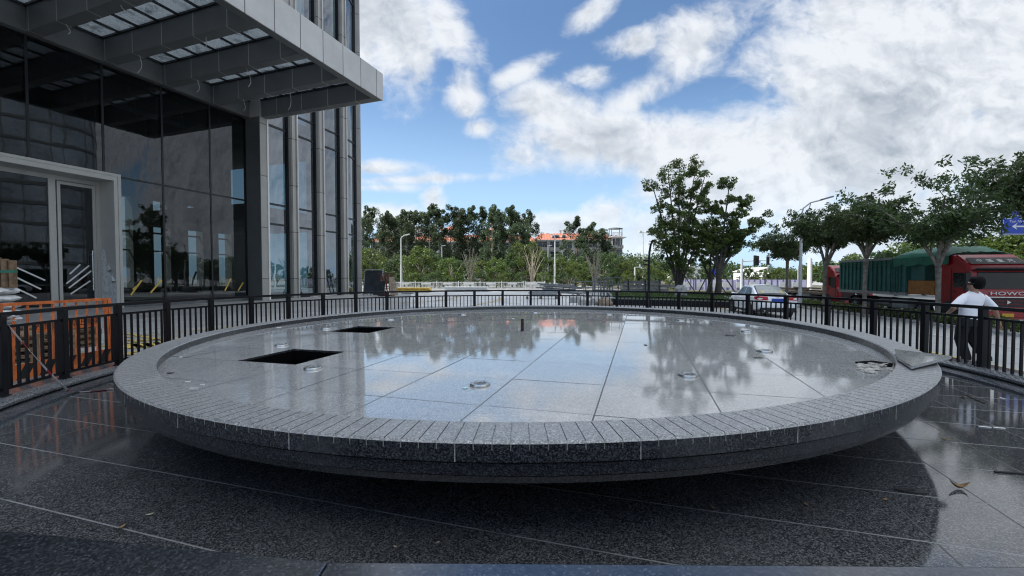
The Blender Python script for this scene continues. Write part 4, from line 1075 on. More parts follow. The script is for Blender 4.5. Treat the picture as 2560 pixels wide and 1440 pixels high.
# ------------------------------------------------------------------ flats, sheds, hoarding far off
def flats(name_loc, x0, x1, Y, eave, ridge, depth, label, dormers, floors, top_rooms=(), pav=None):
    o = empty('apartment_block', ((x0+x1)/2, Y, 0), label, 'building', 'red roofed flats')
    fh = (eave-.6)/floors
    b = MB(); b.box(x0, x1, Y, Y+depth, -.2, eave); b.build('wall', M['wall_pale'], o)
    b = MB(); ov = .8; ym = Y+depth/2
    b.add([(x0-ov, Y-ov, eave+.02), (x1+ov, Y-ov, eave+.02), (x1+ov, Y+depth+ov, eave+.02), (x0-ov, Y+depth+ov, eave+.02), (x0+1.6, ym-.6, ridge), (x1-1.6, ym-.6, ridge), (x1-1.6, ym+.6, ridge), (x0+1.6, ym+.6, ridge)],
          [(3, 2, 1, 0), (4, 5, 6, 7), (0, 1, 5, 4), (1, 2, 6, 5), (2, 3, 7, 6), (3, 0, 4, 7)])
    roof = b.build('roof', M['roof_red'], o)
    b = MB(); b.box(x0-.95, x1+.95, Y-.98, Y+depth+.95, eave-.22, eave+.015); b.build('eave_band', M['wall_pale'], o)
    for d in dormers:
        zc = eave+(ridge-eave)*.34; yy = Y-.35+(ym-.6-Y)*.3
        b = MB(); r = .85; k = 8; P = [(d+r*cos(pi*j/k), zc+r*sin(pi*j/k)) for j in range(k+1)]
        vs = [(x, yy-.6, z) for x, z in P]+[(x, yy+1.6, z) for x, z in P]; m_ = len(P)
        b.add(vs, [tuple(range(m_-1, -1, -1)), tuple(range(m_, 2*m_))]+[(j, j+1, m_+j+1, m_+j) for j in range(m_-1)]); dm = b.build('dormer', M['wall_pale'], roof)
        b = MB(); b.box(d-.45, d+.45, yy-.64, yy-.602, zc+.05, zc+.6); b.build('dormer', M['win_dark'], roof)
    for f in (.35, .45, .8):
        x = x0+(x1-x0)*f; b = MB(); b.box(x-.3, x+.3, ym-.3, ym+.3, ridge-.4, ridge+.9); b.box(x-.45, x+.45, ym-.45, ym+.45, ridge+.9, ridge+1.05); b.build('chimney', M['wall_pale'], roof)
    bays = max(4, int((x1-x0)/3.4)); bw = (x1-x0)/bays
    for fl in range(max(0, floors-4), floors):
        z = .5+fl*fh
        for k in range(bays):
            xc = x0+(k+.5)*bw
            b = MB(); b.box(xc-bw*.36, xc+bw*.36, Y-.05, Y-.01, z+.55, z+fh-.45)
            w = b.build('window', M['win_dark'], o)
            b = MB(); b.box(xc-bw*.38, xc+bw*.38, Y-.09, Y-.052, z+.48, z+.55); b.box(xc-.04, xc+.04, Y-.09, Y-.052, z+.55, z+fh-.45); b.box(xc-bw*.36, xc+bw*.36, Y-.09, Y-.052, z+fh*.62, z+fh*.62+.06); b.build('frame', M['wall_pale'], w)
            if k % 3 != 2:
                b = MB(); b.box(xc-bw*.47, xc+bw*.47, Y-1.3, Y-.1, z-.12, z+.05); b.box(xc-bw*.47, xc+bw*.47, Y-1.3, Y-1.2, z+.05, z+.85); b.box(xc-bw*.47, xc-bw*.45, Y-1.2, Y-.1, z+.05, z+fh-.3); b.build('balcony', M['wall_grey'], o)
            else:
                b = MB()
                for dx in (-.7, .35): b.box(xc+dx-.45, xc+dx+.35, Y-.5, Y-.1, z+.02, z+.42)
                b.build('air_conditioner', M['white_paint'], o)
        for yy in (Y+2.2, Y+6.2):
            b = MB(); b.box(x1+.01, x1+.05, yy-.8, yy+.8, z+.8, z+fh-.6); b.build('window', M['win_dark'], o)
    for a, c, z0, z1, red in top_rooms:
        b = MB(); b.box(a, c, ym-3, ym+3, z0, z1); b.build('penthouse', M['wall_pale'], o)
        if red:
            b = MB(); b.add([(a-.6, ym-3.6, z1), (c+.6, ym-3.6, z1), (c+.6, ym+3.6, z1), (a-.6, ym+3.6, z1), ((a+c)/2, ym, z1+red)], [(3, 2, 1, 0), (0, 1, 4), (1, 2, 4), (2, 3, 4), (3, 0, 4)]); b.build('roof', M['roof_red'], o)
        else:
            b = MB(); b.box(a-.4, c+.4, ym-3.4, ym+3.4, z1, z1+.25); b.build('roof', M['wall_grey'], o)
        for k in range(3):
            xx = a+(c-a)*(k+.5)/3; b = MB(); b.box(xx-.6, xx+.6, ym-3.05, ym-3.01, z1-1.6, z1-.4); b.build('window', M['win_dark'], o)
    if pav:
        a, c = pav; b = MB(); b.box(a, c, Y-.3, Y+depth, eave+.02, eave+.3)
        for k in range(9): x = a+(c-a)*k/8; b.box(x-.06, x+.06, Y-.3, Y-.2, eave+.3, eave+1.3)
        b.box(a, c, Y-.31, Y-.19, eave+1.3, eave+1.42); b.build('roof_terrace', M['wall_pale'], o)
        b = MB(); xm = (a+c)/2
        b.lathe([(.01, .45), (1.6, .40), (2.3, .22), (2.35, .1), (.01, .12)], 20, 0, (xm+.2, Y+3, eave+2.7))
        for dx, dy in ((-1.6, 1.6), (1.7, 1.6), (-1.6, 4.4), (1.7, 4.4)): b.box(xm+.2+dx-.08, xm+.2+dx+.08, Y+dy-.08, Y+dy+.08, eave+.3, eave+2.85)
        b.build('roof_pavilion', M['win_dark'], o)
    return o
def far_buildings():
    Y = 130; k = Y/FPX; X = lambda px: (px-1280)*k; Z = lambda py: EYE+(691.5-py)*k
    flats('', X(1340), X(1528), Y, Z(600), Z(580), 11, 'block of flats with clear orange-red tiled roof and rounded dormers in the middle', (X(1386), X(1393.5), X(1410)), 4)
    o = flats('', X(1526), X(1553), Y-1.2, Z(594), Z(593.0), 12, 'pale end block of the flats with a roof terrace and dark pavilion', (), 4, (), (X(1527), X(1552)))
    Y = 124; k = Y/FPX
    X = lambda px: (px-1280)*k
    flats('', X(930), X(1335), Y, Z(604), Z(583), 12, 'long block of flats half hidden behind the eucalyptus row', [X(p) for p in (960, 1010, 1100, 1180, 1250)], 4,
          ((X(936), X(1046), Z(590), Z(566), 0), (X(1100), X(1150), Z(590), Z(572), 1.6), (X(1210), X(1262), Z(590), Z(574), 1.3)))
    for a, c, t0, Y, lab in ((1706, 1752, 662, 120, 'white gable-roofed shed behind the hoarding, left of the big tree trunk'), (1890, 1946, 668, 118, 'long white shed with flat roof right of the traffic signals'), (1905, 1950, 680, 105, 'small white shed in front of the long one')):
        p, q = at(a, t0, Y), at(c, t0, Y); o = empty('white_shed', ((p.x+q.x)/2, Y, -.45), lab, 'building')
        b = MB(); b.box(p.x, q.x, Y, Y+12, -.5, p.z-1.2); b.build('wall', M['shed'], o)
        b = MB(); xm = (p.x+q.x)/2; b.add([(p.x-.3, Y-.3, p.z-1.19), (q.x+.3, Y-.3, p.z-1.19), (xm, Y-.3, p.z), (p.x-.3, Y+12.3, p.z-1.19), (q.x+.3, Y+12.3, p.z-1.19), (xm, Y+12.3, p.z)], [(0, 1, 2), (5, 4, 3), (0, 2, 5, 3), (2, 1, 4, 5), (1, 0, 3, 4)]); b.build('roof', M['shed'], o)
    # hoarding round a building site
    a, c = foot(1700, 66), foot(2016, 60); o = empty('site_hoarding', (a+c)/2, 'lilac printed hoarding along the far side of the crossing', 'hoarding')
    b = MB(); top = zpx(699, 63); b.bar((a.x, a.y, (a.z+top)/2), (c.x, c.y, (c.z+top)/2), .08, top+.45); b.build('panels', M['hoard'], o)
    b = MB()
    for k in range(24): p = a.lerp(c, k/23); b.bar((p.x, p.y-.09, -.45), (p.x, p.y-.09, top+.04), .07)
    b.build('posts', M['clad_dark'], o)
    rd = random.Random(5); b = MB()
    for k in range(9):
        p = a.lerp(c, (k+.5)/9.3+.03); w = rd.uniform(.5, 1.0); b.box(p.x-w, p.x+w, p.y-.11, p.y-.07, .1, .95)
    b.build('poster', M['white_paint'], o)
far_buildings()

# ------------------------------------------------------------------ street furniture
def lamp(px, top, Y, lab, kind):
    p = foot(px, Y); h = zpx(top, Y)-p.z; o = empty('street_lamp', p, lab, 'street lamp')
    b = MB(); q = Vector(p)
    if kind == 'small':      # white post, short arm with an upward tilted head
        side = 1 if px < 1200 else -1
        b.tube([q, q+Vector((0, 0, h*.45)), q+Vector((0, 0, h*.45+.01)), q+Vector((0, 0, h*.93))], [.15, .14, .10, .085], 10); b.build('pole', M['pole_white'], o)
        b = MB(); b.tube([q+Vector((0, 0, h*.92)), q+Vector((side*.12, 0, h*.955)), q+Vector((side*.5, 0, h*.98))], .07, 8); b.build('arm', M['pole_white'], o)
        b = MB(); c = q+Vector((side*.75, 0, h*.99)); b.obox(c, (side*.42, 0, .10), (0, .15, 0), (-.03, 0, .06)); b.build('lamp_head', M['white_paint'], o, .03)
    elif kind == 'tall':
        b.tube([q, q+Vector((0, 0, 1.2)), q+Vector((0, 0, 1.22)), q+Vector((0, 0, h*.80))], [.13, .12, .10, .075], 10); b.build('pole', M['pole_white'], o)
        z = h*.80; b = MB(); k = Y/FPX
        b.tube([q+Vector((0, 0, z)), q+Vector((4*k, 0, z+16*k)), q+Vector((22*k, 0, z+30*k)), q+Vector((50*k, 0, z+37*k))], .045, 8)
        b.tube([q+Vector((0, 0, z-6*k)), q+Vector((12*k, 0, z+2*k)), q+Vector((18*k, 0, z+12*k)), q+Vector((22*k, 0, z+28*k))], .025, 6); b.build('arm', M['galv'], o)
        b = MB(); b.obox(q+Vector((62*k, 0, z+41*k)), (14*k, 0, 4*k), (0, .14, 0), (-.01, 0, .05)); b.build('lamp_head', M['grey_steel'], o, .02)
    elif kind == 'black':
        k = Y/FPX
        b.tube([q, q+Vector((0, 0, h*.55)), q+Vector((1*k, 0, h*.82)), q+Vector((4*k, 0, h*.93)), q+Vector((10*k, 0, h)), q+Vector((13*k, 0, h*.995))], [.075, .07, .065, .06, .05, .04], 9); b.build('pole', M['black_paint'], o)
        b = MB(); b.lathe([(.13, 0), (.13, .1), (.08, .12), (.08, .3)], 14, 0, q); b.build('base', M['black_paint'], o)
        b = MB()
        for z in (.62, .68): b.box(q.x-.30, q.x-.08, q.y-.05, q.y+.05, h*z, h*z+.10)
        b.build('speaker', M['black_paint'], o)
    elif kind == 'plain':
        b.tube([q, q+Vector((0, 0, h))], [.11, .06], 9); b.build('pole', M['pole_white'], o)
        b = MB(); b.obox(q+Vector((.25, 0, h)), (.4, 0, .05), (0, .12, 0), (0, 0, .05)); b.build('lamp_head', M['white_paint'], o)
    return o
lamp(1003, 586, 57, 'white street lamp with single head beside the stacked yellow panels', 'small')
lamp(1387, 583, 60, 'tall white street lamp in front of the clear red roof', 'small')
lamp(1370, 614, 70, 'slimmer white lamp post just left of the tall white lamp', 'plain')
lamp(1105, 614, 74, 'short thin white post among the eucalyptus trees', 'plain')
lamp(2001, 478, 27.5, 'tall grey street lamp with curved arm behind the white car', 'tall')
lamp(2164, 548, 40, 'thin distant lamp post above the green truck body', 'plain')
lamp(2272, 584, 52, 'very thin far lamp post left of the tarpaulin', 'plain')
lamp(1622, 600, 24.0, 'black hook-topped garden lamp at the left end of the raised bed', 'black')

def mast_and_signals():
    Y = 80; p = foot(1608, Y); k = Y/FPX; o = empty('camera_mast', p, 'white traffic camera mast with crossbar right of the flats', 'mast')
    top = zpx(572, Y); b = MB(); b.tube([p, p+Vector((0, 0, zpx(660, Y))), p+Vector((-.02, 0, zpx(655, Y))), p+Vector((-.1, 0, top))], [.3, .26, .12, .06], 9); b.build('pole', M['pole_white'], o)
    z = zpx(582, Y); b = MB(); b.bar((p.x-9*k, Y, z), (p.x+9*k, Y, z), .12); b.build('crossbar', M['pole_white'], o)
    for dx in (-8, 7): b = MB(); b.box(p.x+dx*k-.25, p.x+dx*k+.25, Y-.3, Y+.3, z, z+.35); b.build('camera', M['white_paint'], o)
    b = MB(); b.box(p.x-.4, p.x+.5, Y-.4, Y+.3, zpx(672, Y), zpx(662, Y)); b.build('cabinet', M['white_paint'], o)
    Y = 64; p = foot(1587, Y); k = Y/FPX; o = empty('signal_post', p, 'short grey post with bracket arm left of the camera mast', 'post')
    b = MB(); z = zpx(668, Y); b.tube([p, (p.x, Y, z)], .13, 9); b.build('pole', M['pole_white'], o)
    b = MB(); b.bar((p.x, Y, z), (p.x+15*k, Y, z), .14); b.box(p.x+11*k, p.x+14*k, Y-.1, Y+.1, z, z+.45); b.build('arm', M['pole_white'], o)
    Y = 52; p = foot(1854, Y); k = Y/FPX; o = empty('traffic_signal', p, 'traffic signal on a white mast arm behind the white car', 'traffic light')
    z = zpx(653, Y); b = MB(); b.tube([p, (p.x, Y, z+.3)], [.17, .13], 10); b.build('pole', M['pole_white'], o)
    b = MB(); b.tube([(p.x, Y, z), (p.x+70*k, Y, z+.15)], [.09, .05], 8); b.build('arm', M['pole_white'], o)
    for dx, h in ((31, 26), (37, 24), (63, 21)):
        b = MB(); x = p.x+dx*k; b.box(x-.15, x+.15, Y-.25, Y-.08, z-h*.45*k, z+h*.55*k)
        for j in range(3): b.tube([(x, Y-.36, z-h*.45*k+.2+j*.36), (x, Y-.25, z-h*.45*k+.2+j*.36)], .11, 10)
        b.build('signal_head', M['black'], o)
    Y = 55; p = foot(2024, Y); o = empty('signal_column', p, 'thick white column left of the far red cab', 'column')
    b = MB(); b.tube([p, (p.x, Y, zpx(646, Y))], [.30, .25], 14); b.build('column', M['white_paint'], o); b = MB(); b.tube([p+Vector((0, 0, -.02)), p+Vector((0, 0, .25))], .55, 14); b.build('base', M['stone'], o)
    Y = 66; p = foot(1995, Y); o = empty('traffic_signal', p, 'small signal with red lamp beside the grey lamp post', 'traffic light')
    b = MB(); b.tube([p, (p.x, Y, zpx(668, Y))], .08, 8); b.build('pole', M['pole_white'], o)
    b = MB(); z = zpx(684, Y); b.box(p.x+.1, p.x+.55, Y-.2, Y, z, z+1.2); b.build('signal_head', M['black'], o)
    # blue signs far down the road
    for a, c, t0, t1, Y, lab in ((1776, 1802, 672, 686, 70, 'small blue road sign behind the thin middle tree'),):
        o = empty('road_sign', foot((a+c)/2, Y), lab, 'sign'); A, B_ = at(a, t0, Y), at(c, t1, Y)
        b = MB(); b.box(A.x, B_.x, Y-.05, Y, B_.z, A.z); b.build('panel', M['sign_blue'], o)
        b = MB(); x = (A.x+B_.x)/2; b.tube([(x, Y+.1, -.4), (x, Y+.1, A.z)], .08, 8); b.build('post', M['pole_white'], o)
    # the big direction sign at the right
    Y = 19.5; A, B_ = at(2507, 539, Y), at(2507, 587, Y); x0 = A.x; x1 = x0+2.6; z1 = A.z+.35; z0 = B_.z
    o = empty('direction_sign', ((x0+x1)/2, Y, gz(20)), 'big blue direction sign with white arrow pointing left at the right edge', 'sign')
    b = MB(); b.box(x0, x1, Y, Y+.06, z0, z1); b.build('panel', M['sign_blue'], o, .01)
    b = MB(); e = .025
    for q in ((x0+.02, x1-.02, z0+.02, z0+.02+e), (x0+.02, x1-.02, z1-.02-e, z1-.02), (x0+.02, x0+.02+e, z0+.02+e, z1-.02-e), (x1-.02-e, x1-.02, z0+.02+e, z1-.02-e)): b.box(q[0], q[1], Y-.006, Y-.001, q[2], q[3])
    b.build('border', M['white_paint'], o)
    za = at(2507, 566, Y).z; b = MB(); xa = at(2529, 566, Y).x; L = 1.5
    b.add([(xa, Y-.008, za), (xa+.26, Y-.008, za+.16), (xa+.18, Y-.008, za+.035), (xa+L, Y-.008, za+.035), (xa+L, Y-.008, za-.035), (xa+.18, Y-.008, za-.035), (xa+.26, Y-.008, za-.16)], [(6, 5, 2, 1, 0), (5, 4, 3, 2)])
    b.build('arrow', M['white_paint'], o)
    rl = rootloc(o); T = lambda px, py: (at(px, py, Y).x-rl.x, -.004, at(px, py, Y).z-rl.z)
    lettering('园一路', .34, T(2511, 541), (1, 0, 0), (0, 0, 1), M['white_paint'], o, .003, 'LEFT')
    lettering('Yuan 7th Rd', .16, T(2523, 553.5), (1, 0, 0), (0, 0, 1), M['white_paint'], o, .003, 'LEFT')
    b = MB(); b.tube([(x1+.5, Y+.15, gz(20)), (x1+.5, Y+.15, z1+.4)], [.14, .11], 12); b.bar((x1+.5, Y+.15, z1-.3), (x0+.4, Y+.15, z1-.3), .1); b.bar((x1+.5, Y+.15, z0+.3), (x0+.4, Y+.15, z0+.3), .1); b.build('post', M['galv'], o)
mast_and_signals()

def white_fence():
    Y = 56
    for a, c, lab in ((984, 1308, 'white municipal bar fence behind the yellow panels, longer run'), (1313, 1362, 'short white fence run at the foot of the pale bare tree')):
        A, B_ = foot(a, Y), foot(c, Y); o = empty('street_fence', (A+B_)/2, lab, 'fence', 'white fences in the distance'); L = B_.x-A.x; n = max(2, round(L/3.0))
        for i in range(n+1):
            x = A.x+L*i/n; b = MB(); b.box(x-.06, x+.06, Y-.06, Y+.06, 0, 1.18); b.build('post', M['white_paint'], o)
        for i in range(n):
            x0, x1 = A.x+L*i/n+.065, A.x+L*(i+1)/n-.065; b = MB()
            for z in (.12, .95): b.box(x0, x1, Y-.03, Y+.03, z, z+.07)
            m_ = 15
            for k in range(1, m_): x = x0+(x1-x0)*k/m_; b.box(x-.022, x+.022, Y-.02, Y+.02, .0+.06, 1.08)
            b.build('bar_panel', M['white_paint'], o)
            b = MB(); xm = (x0+x1)/2; b.box(xm-.62, xm+.62, Y-.05, Y-.032, .70, .92); b.build('name_plate', M['white_paint'], o)
white_fence()

# ------------------------------------------------------------------ vehicles
def wheel(parent, c, r, w, side, spokes=8, name='wheel', rim_mat='galv'):
    """tyre with rim and spokes; side is the x direction of the outer face"""
    hub = MB(); prof = [(r*.62, -w/2), (r*.9, -w/2), (r*.985, -w*.36), (r, -w*.2), (r, w*.2), (r*.985, w*.36), (r*.9, w/2), (r*.62, w/2), (r*.60, 0)]
    hub.lathe(prof, 28, closed=True); hub.f += []; 
    rot = lambda b: setattr(b, 'v', [(c[0]+side*z, c[1]+x, c[2]+y) for x, y, z in b.v])
    hub.lathe([(.001, -w*.4), (r*.6, -w*.4)], 20); rot(hub); wh = hub.build(name, M['tyre'], parent, world=False)
    b = MB(); b.lathe([(r*.62, w*.30), (r*.66, w*.46), (r*.60, w*.44), (r*.57, w*.26)], 28, closed=True)
    for k in range(spokes):
        a = 2*pi*k/spokes; b.bar((r*.1*cos(a), r*.1*sin(a), w*.36), (r*.6*cos(a), r*.6*sin(a), w*.40), r*.15, w*.08)
    b.lathe([(r*.16, w*.3), (r*.16, w*.45), (.001, w*.46)], 14); rot(b); b.build('rim', M[rim_mat], wh, world=False)
    return wh

def sedan():
    th = -.20; sc = .95
    o = empty('parked_car', Vector((10.72, 18.35, gz(10.9)+.012)), 'white sedan seen from behind, parked on the street past the railing', 'car')
    o.rotation_euler = (0, 0, th); o.scale = (sc, sc, sc)
    T = lambda b, n, m, par=None, bev=0: b.build(n, M[m], par or o, bev, world=False, ang=28)
    W0 = .89
    def sect(y, w, zl, zb, cr=.02):
        P = [(-w*.80, zl), (-w*.97, zl+.10), (-w, zl+.26), (-w*.995, (zl+zb)/2+.06), (-w*.965, zb-.10), (-w*.90, zb-.02), (-w*.70, zb+cr*.6), (0, zb+cr)]
        P += [(-x, z) for x, z in P[-2::-1]]; return [(x+W0, y, z) for x, z in P]
    st = [(.0, .70, .50, .90), (.03, .80, .40, .965), (.10, .85, .32, 1.005), (.32, .875, .26, 1.02), (.75, .89, .22, 1.0), (1.4, .895, .2, .965), (2.2, .895, .19, .94), (3.1, .895, .19, .925), (3.5, .89, .2, .90), (4.0, .875, .21, .84), (4.35, .82, .25, .76), (4.52, .72, .32, .68), (4.58, .6, .4, .6)]
    b = MB(); b.loft([sect(*s) for s in st], True, True, 0, True); T(b, 'body', 'car_white')
    gh = [(.62, .74, .70, 1.005), (1.0, .755, .645, 1.215), (1.42, .775, .585, 1.40), (1.75, .785, .575, 1.445), (2.2, .79, .575, 1.46), (2.7, .79, .585, 1.435), (3.05, .785, .64, 1.24), (3.5, .76, .70, .93)]
    def gsec(y, wb, wt, zt):
        zb = .93; P = [(-wb, zb), (-wb*.99, zb+.02), (-wt-.02, zt-.05 if zt > 1.05 else zt-.02), (-wt*.90, zt-.005), (-wt*.5, zt+.018), (0, zt+.024)]
        P += [(-x, z) for x, z in P[-2::-1]]; return [(x+W0, y, z) for x, z in P]
    b = MB(); b.loft([gsec(*g) for g in gh], False, False, 0, True); T(b, 'roof', 'car_white')
    # rear screen, slightly bowed, with its black border
    def screen(y0, z0, w0, y1, z1, w1, lift, name, m):
        b = MB(); rows = []
        for i in range(6):
            f = i/5; y = y0+(y1-y0)*f; z = z0+(z1-z0)*f+.018*sin(pi*f); w = w0+(w1-w0)*f
            rows.append([(W0+w*(j/4-1), y+.05*abs(j/4-1)**2-lift*.7, z+lift+.022*(1-(j/4-1)**2)) for j in range(9)])
        b.loft(rows, False, False, 0, True); b.f = [tuple(f) for f in b.f]
        return T(b, name, m)
    screen(.60, 1.022, .64, 1.40, 1.418, .535, .010, 'window_surround', 'black')
    screen(.66, 1.052, .60, 1.33, 1.385, .505, .018, 'rear_screen', 'rear_glass')
    b = MB()
    for x, z, r in ((.50, 1.11, .10), (.92, 1.12, .09), (1.32, 1.11, .10), (.62, 1.10, .08)): b.lathe([(.001, -r), (r*.8, -r*.6), (r, 0), (r*.7, r*.65), (.001, r)], 10, 0, (x, .84-.0, z-.0))
    T(b, 'rear_shelf_cushions', 'yellow')
    for ys, nm in (((1.12, 1.30, 2.02, 2.02), 'rear'), ((2.10, 2.10, 2.62, 3.14), 'front')):
        for sgn in (-1, 1):
            def pt(y, f):
                for a, c in zip(gh[:-1], gh[1:]):
                    if a[0] <= y <= c[0]:
                        q = (y-a[0])/(c[0]-a[0]); wb = a[1]+(c[1]-a[1])*q; wt = a[2]+(c[2]-a[2])*q; zt = a[3]+(c[3]-a[3])*q
                        x = wb*.99+(wt+.02-wb*.99)*f; z = .95+(zt-.05-.95)*f; return (W0+sgn*(x+.008), y, z+.004)
            y0, y0t, y1t, y1 = ys
            P = [pt(y0, .06), pt(y1, .06), pt(y1t, .93), pt(y0t+.12 if nm == 'rear' else y0t, .93)]
            b = MB(); b.add(P, [(0, 1, 2, 3)]); T(b, 'side_window', 'car_glass')
    for x in (-1, 1):
        for y in (.98, 3.62):
            b = MB(); b.lathe([(.001, 0), (.385, 0), (.385, .02)], 28); b.v = [(W0+x*(.872+z), y+p, .315+q) for p, q, z in b.v]; T(b, 'wheel_arch', 'black')
            wheel(o, (W0+x*.80, y, .315), .315, .21, x, 10, 'wheel', 'galv')
        b = MB(); b.obox((W0+x*.99, 3.02, .99), (.10, 0, 0), (0, .05, .01), (0, 0, .065)); T(b, 'wing_mirror', 'car_white', None, .02)
        b = MB(); yy = .06
        P = [(W0+x*.40, -.012, .80), (W0+x*.78, .0, .78), (W0+x*.91, .22, .84), (W0+x*.91, .26, .95), (W0+x*.82, .03, .972), (W0+x*.42, .0, .95)]
        Q = [(p[0]+x*.012, p[1]-.03, p[2]+.004) for p in P]; n = len(P)
        b.add(P+Q, [tuple(range(n)), tuple(range(2*n-1, n-1, -1))]+[(i, n+i, n+(i+1) % n, (i+1) % n) for i in range(n)]); T(b, 'tail_lamp', 'tail_red')
        b = MB(); b.bar((W0+x*.905, 1.75, .79), (W0+x*.905, 1.95, .79), .025, .03); b.bar((W0+x*.905, 2.75, .78), (W0+x*.905, 2.95, .78), .025, .03); T(b, 'door_handle', 'car_white')
    b = MB(); b.box(W0-.26, W0+.26, -.012, .03, .72, .87); pl = T(b, 'number_plate', 'plate_blue')
    b = MB(); b.box(W0-.72, W0+.72, -.006, .2, .26, .44); b.box(W0-.80, W0+.80, .02, .3, .24, .30); T(b, 'bumper_insert', 'black')
    b = MB(); b.tube([(W0+.0, -.006, .975), (W0, -.018, .975)], .055, 16); T(b, 'badge', 'steel')
    b = MB(); b.tube([(W0-.55, -.03, .30), (W0-.55, .25, .32)], .035, 10); T(b, 'exhaust_pipe', 'steel')
    b = MB(); b.box(W0-.84, W0+.84, .9, 3.7, .17, .28); T(b, 'underbody', 'black')
sedan()

def truck(loc, rz, sc, label, body=True, cargo=None):
    o = empty('tipper_truck', loc, label, 'truck'); o.rotation_euler = (0, 0, rz); o.scale = (sc, sc, sc)
    T = lambda b, n, m, par=None, bev=0: b.build(n, M[m], par or o, bev, world=False)
    # cab: side outline (y towards the back, z up) swept across
    prof = [(.10, .55), (.02, .9), (.0, 1.55), (.10, 1.75), (.34, 2.62), (.55, 3.02), (1.15, 3.42), (1.9, 3.50), (2.12, 3.40), (2.15, 1.0), (2.0, .95), (1.98, .62)]
    def cabring(x, k):
        cy, cz = 1.1, 2.0
        return [(x, cy+(y-cy)*k, cz+(z-cz)*k) for y, z in prof]
    b = MB(); b.loft([cabring(.0, .955), cabring(.10, 1), cabring(2.4, 1), cabring(2.5, .955)], True, True, 0, False); cab = T(b, 'cab', 'truck_red', None, .03)
    b = MB(); b.add([(.20, .075, 1.80), (2.30, .075, 1.80), (2.22, .315, 2.58), (.28, .315, 2.58)], [(0, 1, 2, 3)]); T(b, 'windscreen', 'car_glass', cab)
    b = MB(); b.box(.08, 2.42, -.02, .09, .50, .86); b.box(.02, 2.48, .0, .5, .40, .56); T(b, 'bumper', 'truck_red', cab, .02)
    b = MB()
    for z in (.98, 1.13, 1.28): b.box(.30, 2.20, -.035, .03, z, z+.10)
    T(b, 'grille', 'dark_metal', cab)
    b = MB(); b.box(.28, 2.22, -.03, .03, 1.40, 1.44); b.tube([(1.25, -.055, 1.19), (1.25, -.03, 1.19)], .10, 3); T(b, 'grille_badge', 'steel', cab)
    for x in (.30, 2.20):
        b = MB(); b.obox((x, -.01, .70), (.20, 0, 0), (0, .03, 0), (0, 0, .10)); T(b, 'headlight', 'car_glass', cab, .02)
    b = MB(); b.add([(.12, .47, 2.93), (2.38, .47, 2.93), (2.30, .88, 3.24), (.20, .88, 3.24)], [(0, 1, 2, 3)]); b.v = [(x, y-.03, z+.03) for x, y, z in b.v]; T(b, 'roof_panel', 'dark_metal', cab)
    b = MB(); b.obox((1.25, .20, 2.70), (1.15, 0, 0), (0, .16, -.05), (0, 0, .03)); T(b, 'sun_visor', 'dark_metal', cab)
    up = Vector((0, .41, .31)).normalized()
    for i, ch in enumerate('中国重汽'): lettering(ch, .26, (.62+.42*i, .64, 3.10), (1, 0, 0), up, M['white_paint'], cab, .01)
    lettering('HOWO', .22, (1.25, -.012, 1.585), (1, 0, 0), (0, .0, 1), M['strip_white'], cab, .012, 'CENTER', 1.9)
    b = MB(); b.box(1.02, 1.48, -.045, -.02, .52, .68); T(b, 'number_plate', 'plate_yellow', cab)
    # side of the cab facing us: door with window, step, mirrors, arch
    b = MB(); b.add([(-.012, .50, 1.85), (-.012, 1.20, 1.85), (-.012, 1.20, 2.55), (-.012, .66, 2.55)], [(3, 2, 1, 0)]); T(b, 'side_window', 'car_glass', cab)
    b = MB(); b.box(-.016, -.006, .30, .32, .95, 2.6); b.box(-.016, -.006, 1.30, 1.32, .95, 2.75); b.box(-.016, -.006, .3, 1.32, .93, .95); b.box(-.03, -.006, 1.08, 1.24, 1.62, 1.66); T(b, 'door_seam', 'dark_metal', cab)
    b = MB(); b.obox((-.30, .08, 2.25), (.11, .02, 0), (0, .06, 0), (0, 0, .28)); b.obox((-.30, .08, 1.82), (.11, .02, 0), (0, .06, 0), (0, 0, .10)); b.bar((-.3, .1, 2.5), (.02, .35, 2.55), .04); b.bar((-.3, .1, 1.85), (.02, .35, 1.8), .04); T(b, 'wing_mirror', 'black', cab)
    b = MB(); b.lathe([(.001, 0), (.62, 0), (.62, .05)], 24); b.v = [(-.03+z*.6, 1.35+p, .55+q) for p, q, z in b.v]; b.v = [(x, y, max(z, .5)) for x, y, z in b.v]; T(b, 'wheel_arch', 'dark_metal', cab)
    b = MB(); b.box(-.02, .3, .35, .72, .42, .60); b.box(0, .35, .32, .78, .60, .66); T(b, 'step', 'dark_metal', cab)
    for y in (1.35, 3.15, 7.2, 8.6):
        for x, sd in ((.16, -1), (2.34, 1)): wheel(o, (x, y, .52), .52, .30, sd, 10, 'wheel', 'galv')
    L = 10.4
    b = MB(); b.box(.75, .95, 1.9, L, .78, 1.05); b.box(1.55, 1.75, 1.9, L, .78, 1.05)
    for y in (2.4, 4.2, 5.6, 7.2, 8.6, 10.2): b.box(.3, 2.2, y-.07, y+.07, .72, .92)
    T(b, 'chassis', 'dark_metal')
    b = MB(); b.box(.04, .55, 4.1, 5.3, .55, 1.05); b.tube([(.3, 5.6, .8), (.3, 6.5, .8)], .26, 12); T(b, 'fuel_tank', 'galv', None, .02)
    for y in (7.2, 8.6):
        b = MB(); k = 9; b.loft([[(x, y+.62*cos(pi*j/k), .56+.62*sin(pi*j/k)) for j in range(k+1)] for x in (0, .38)], False, False, 0, True); T(b, 'mudguard', 'black')
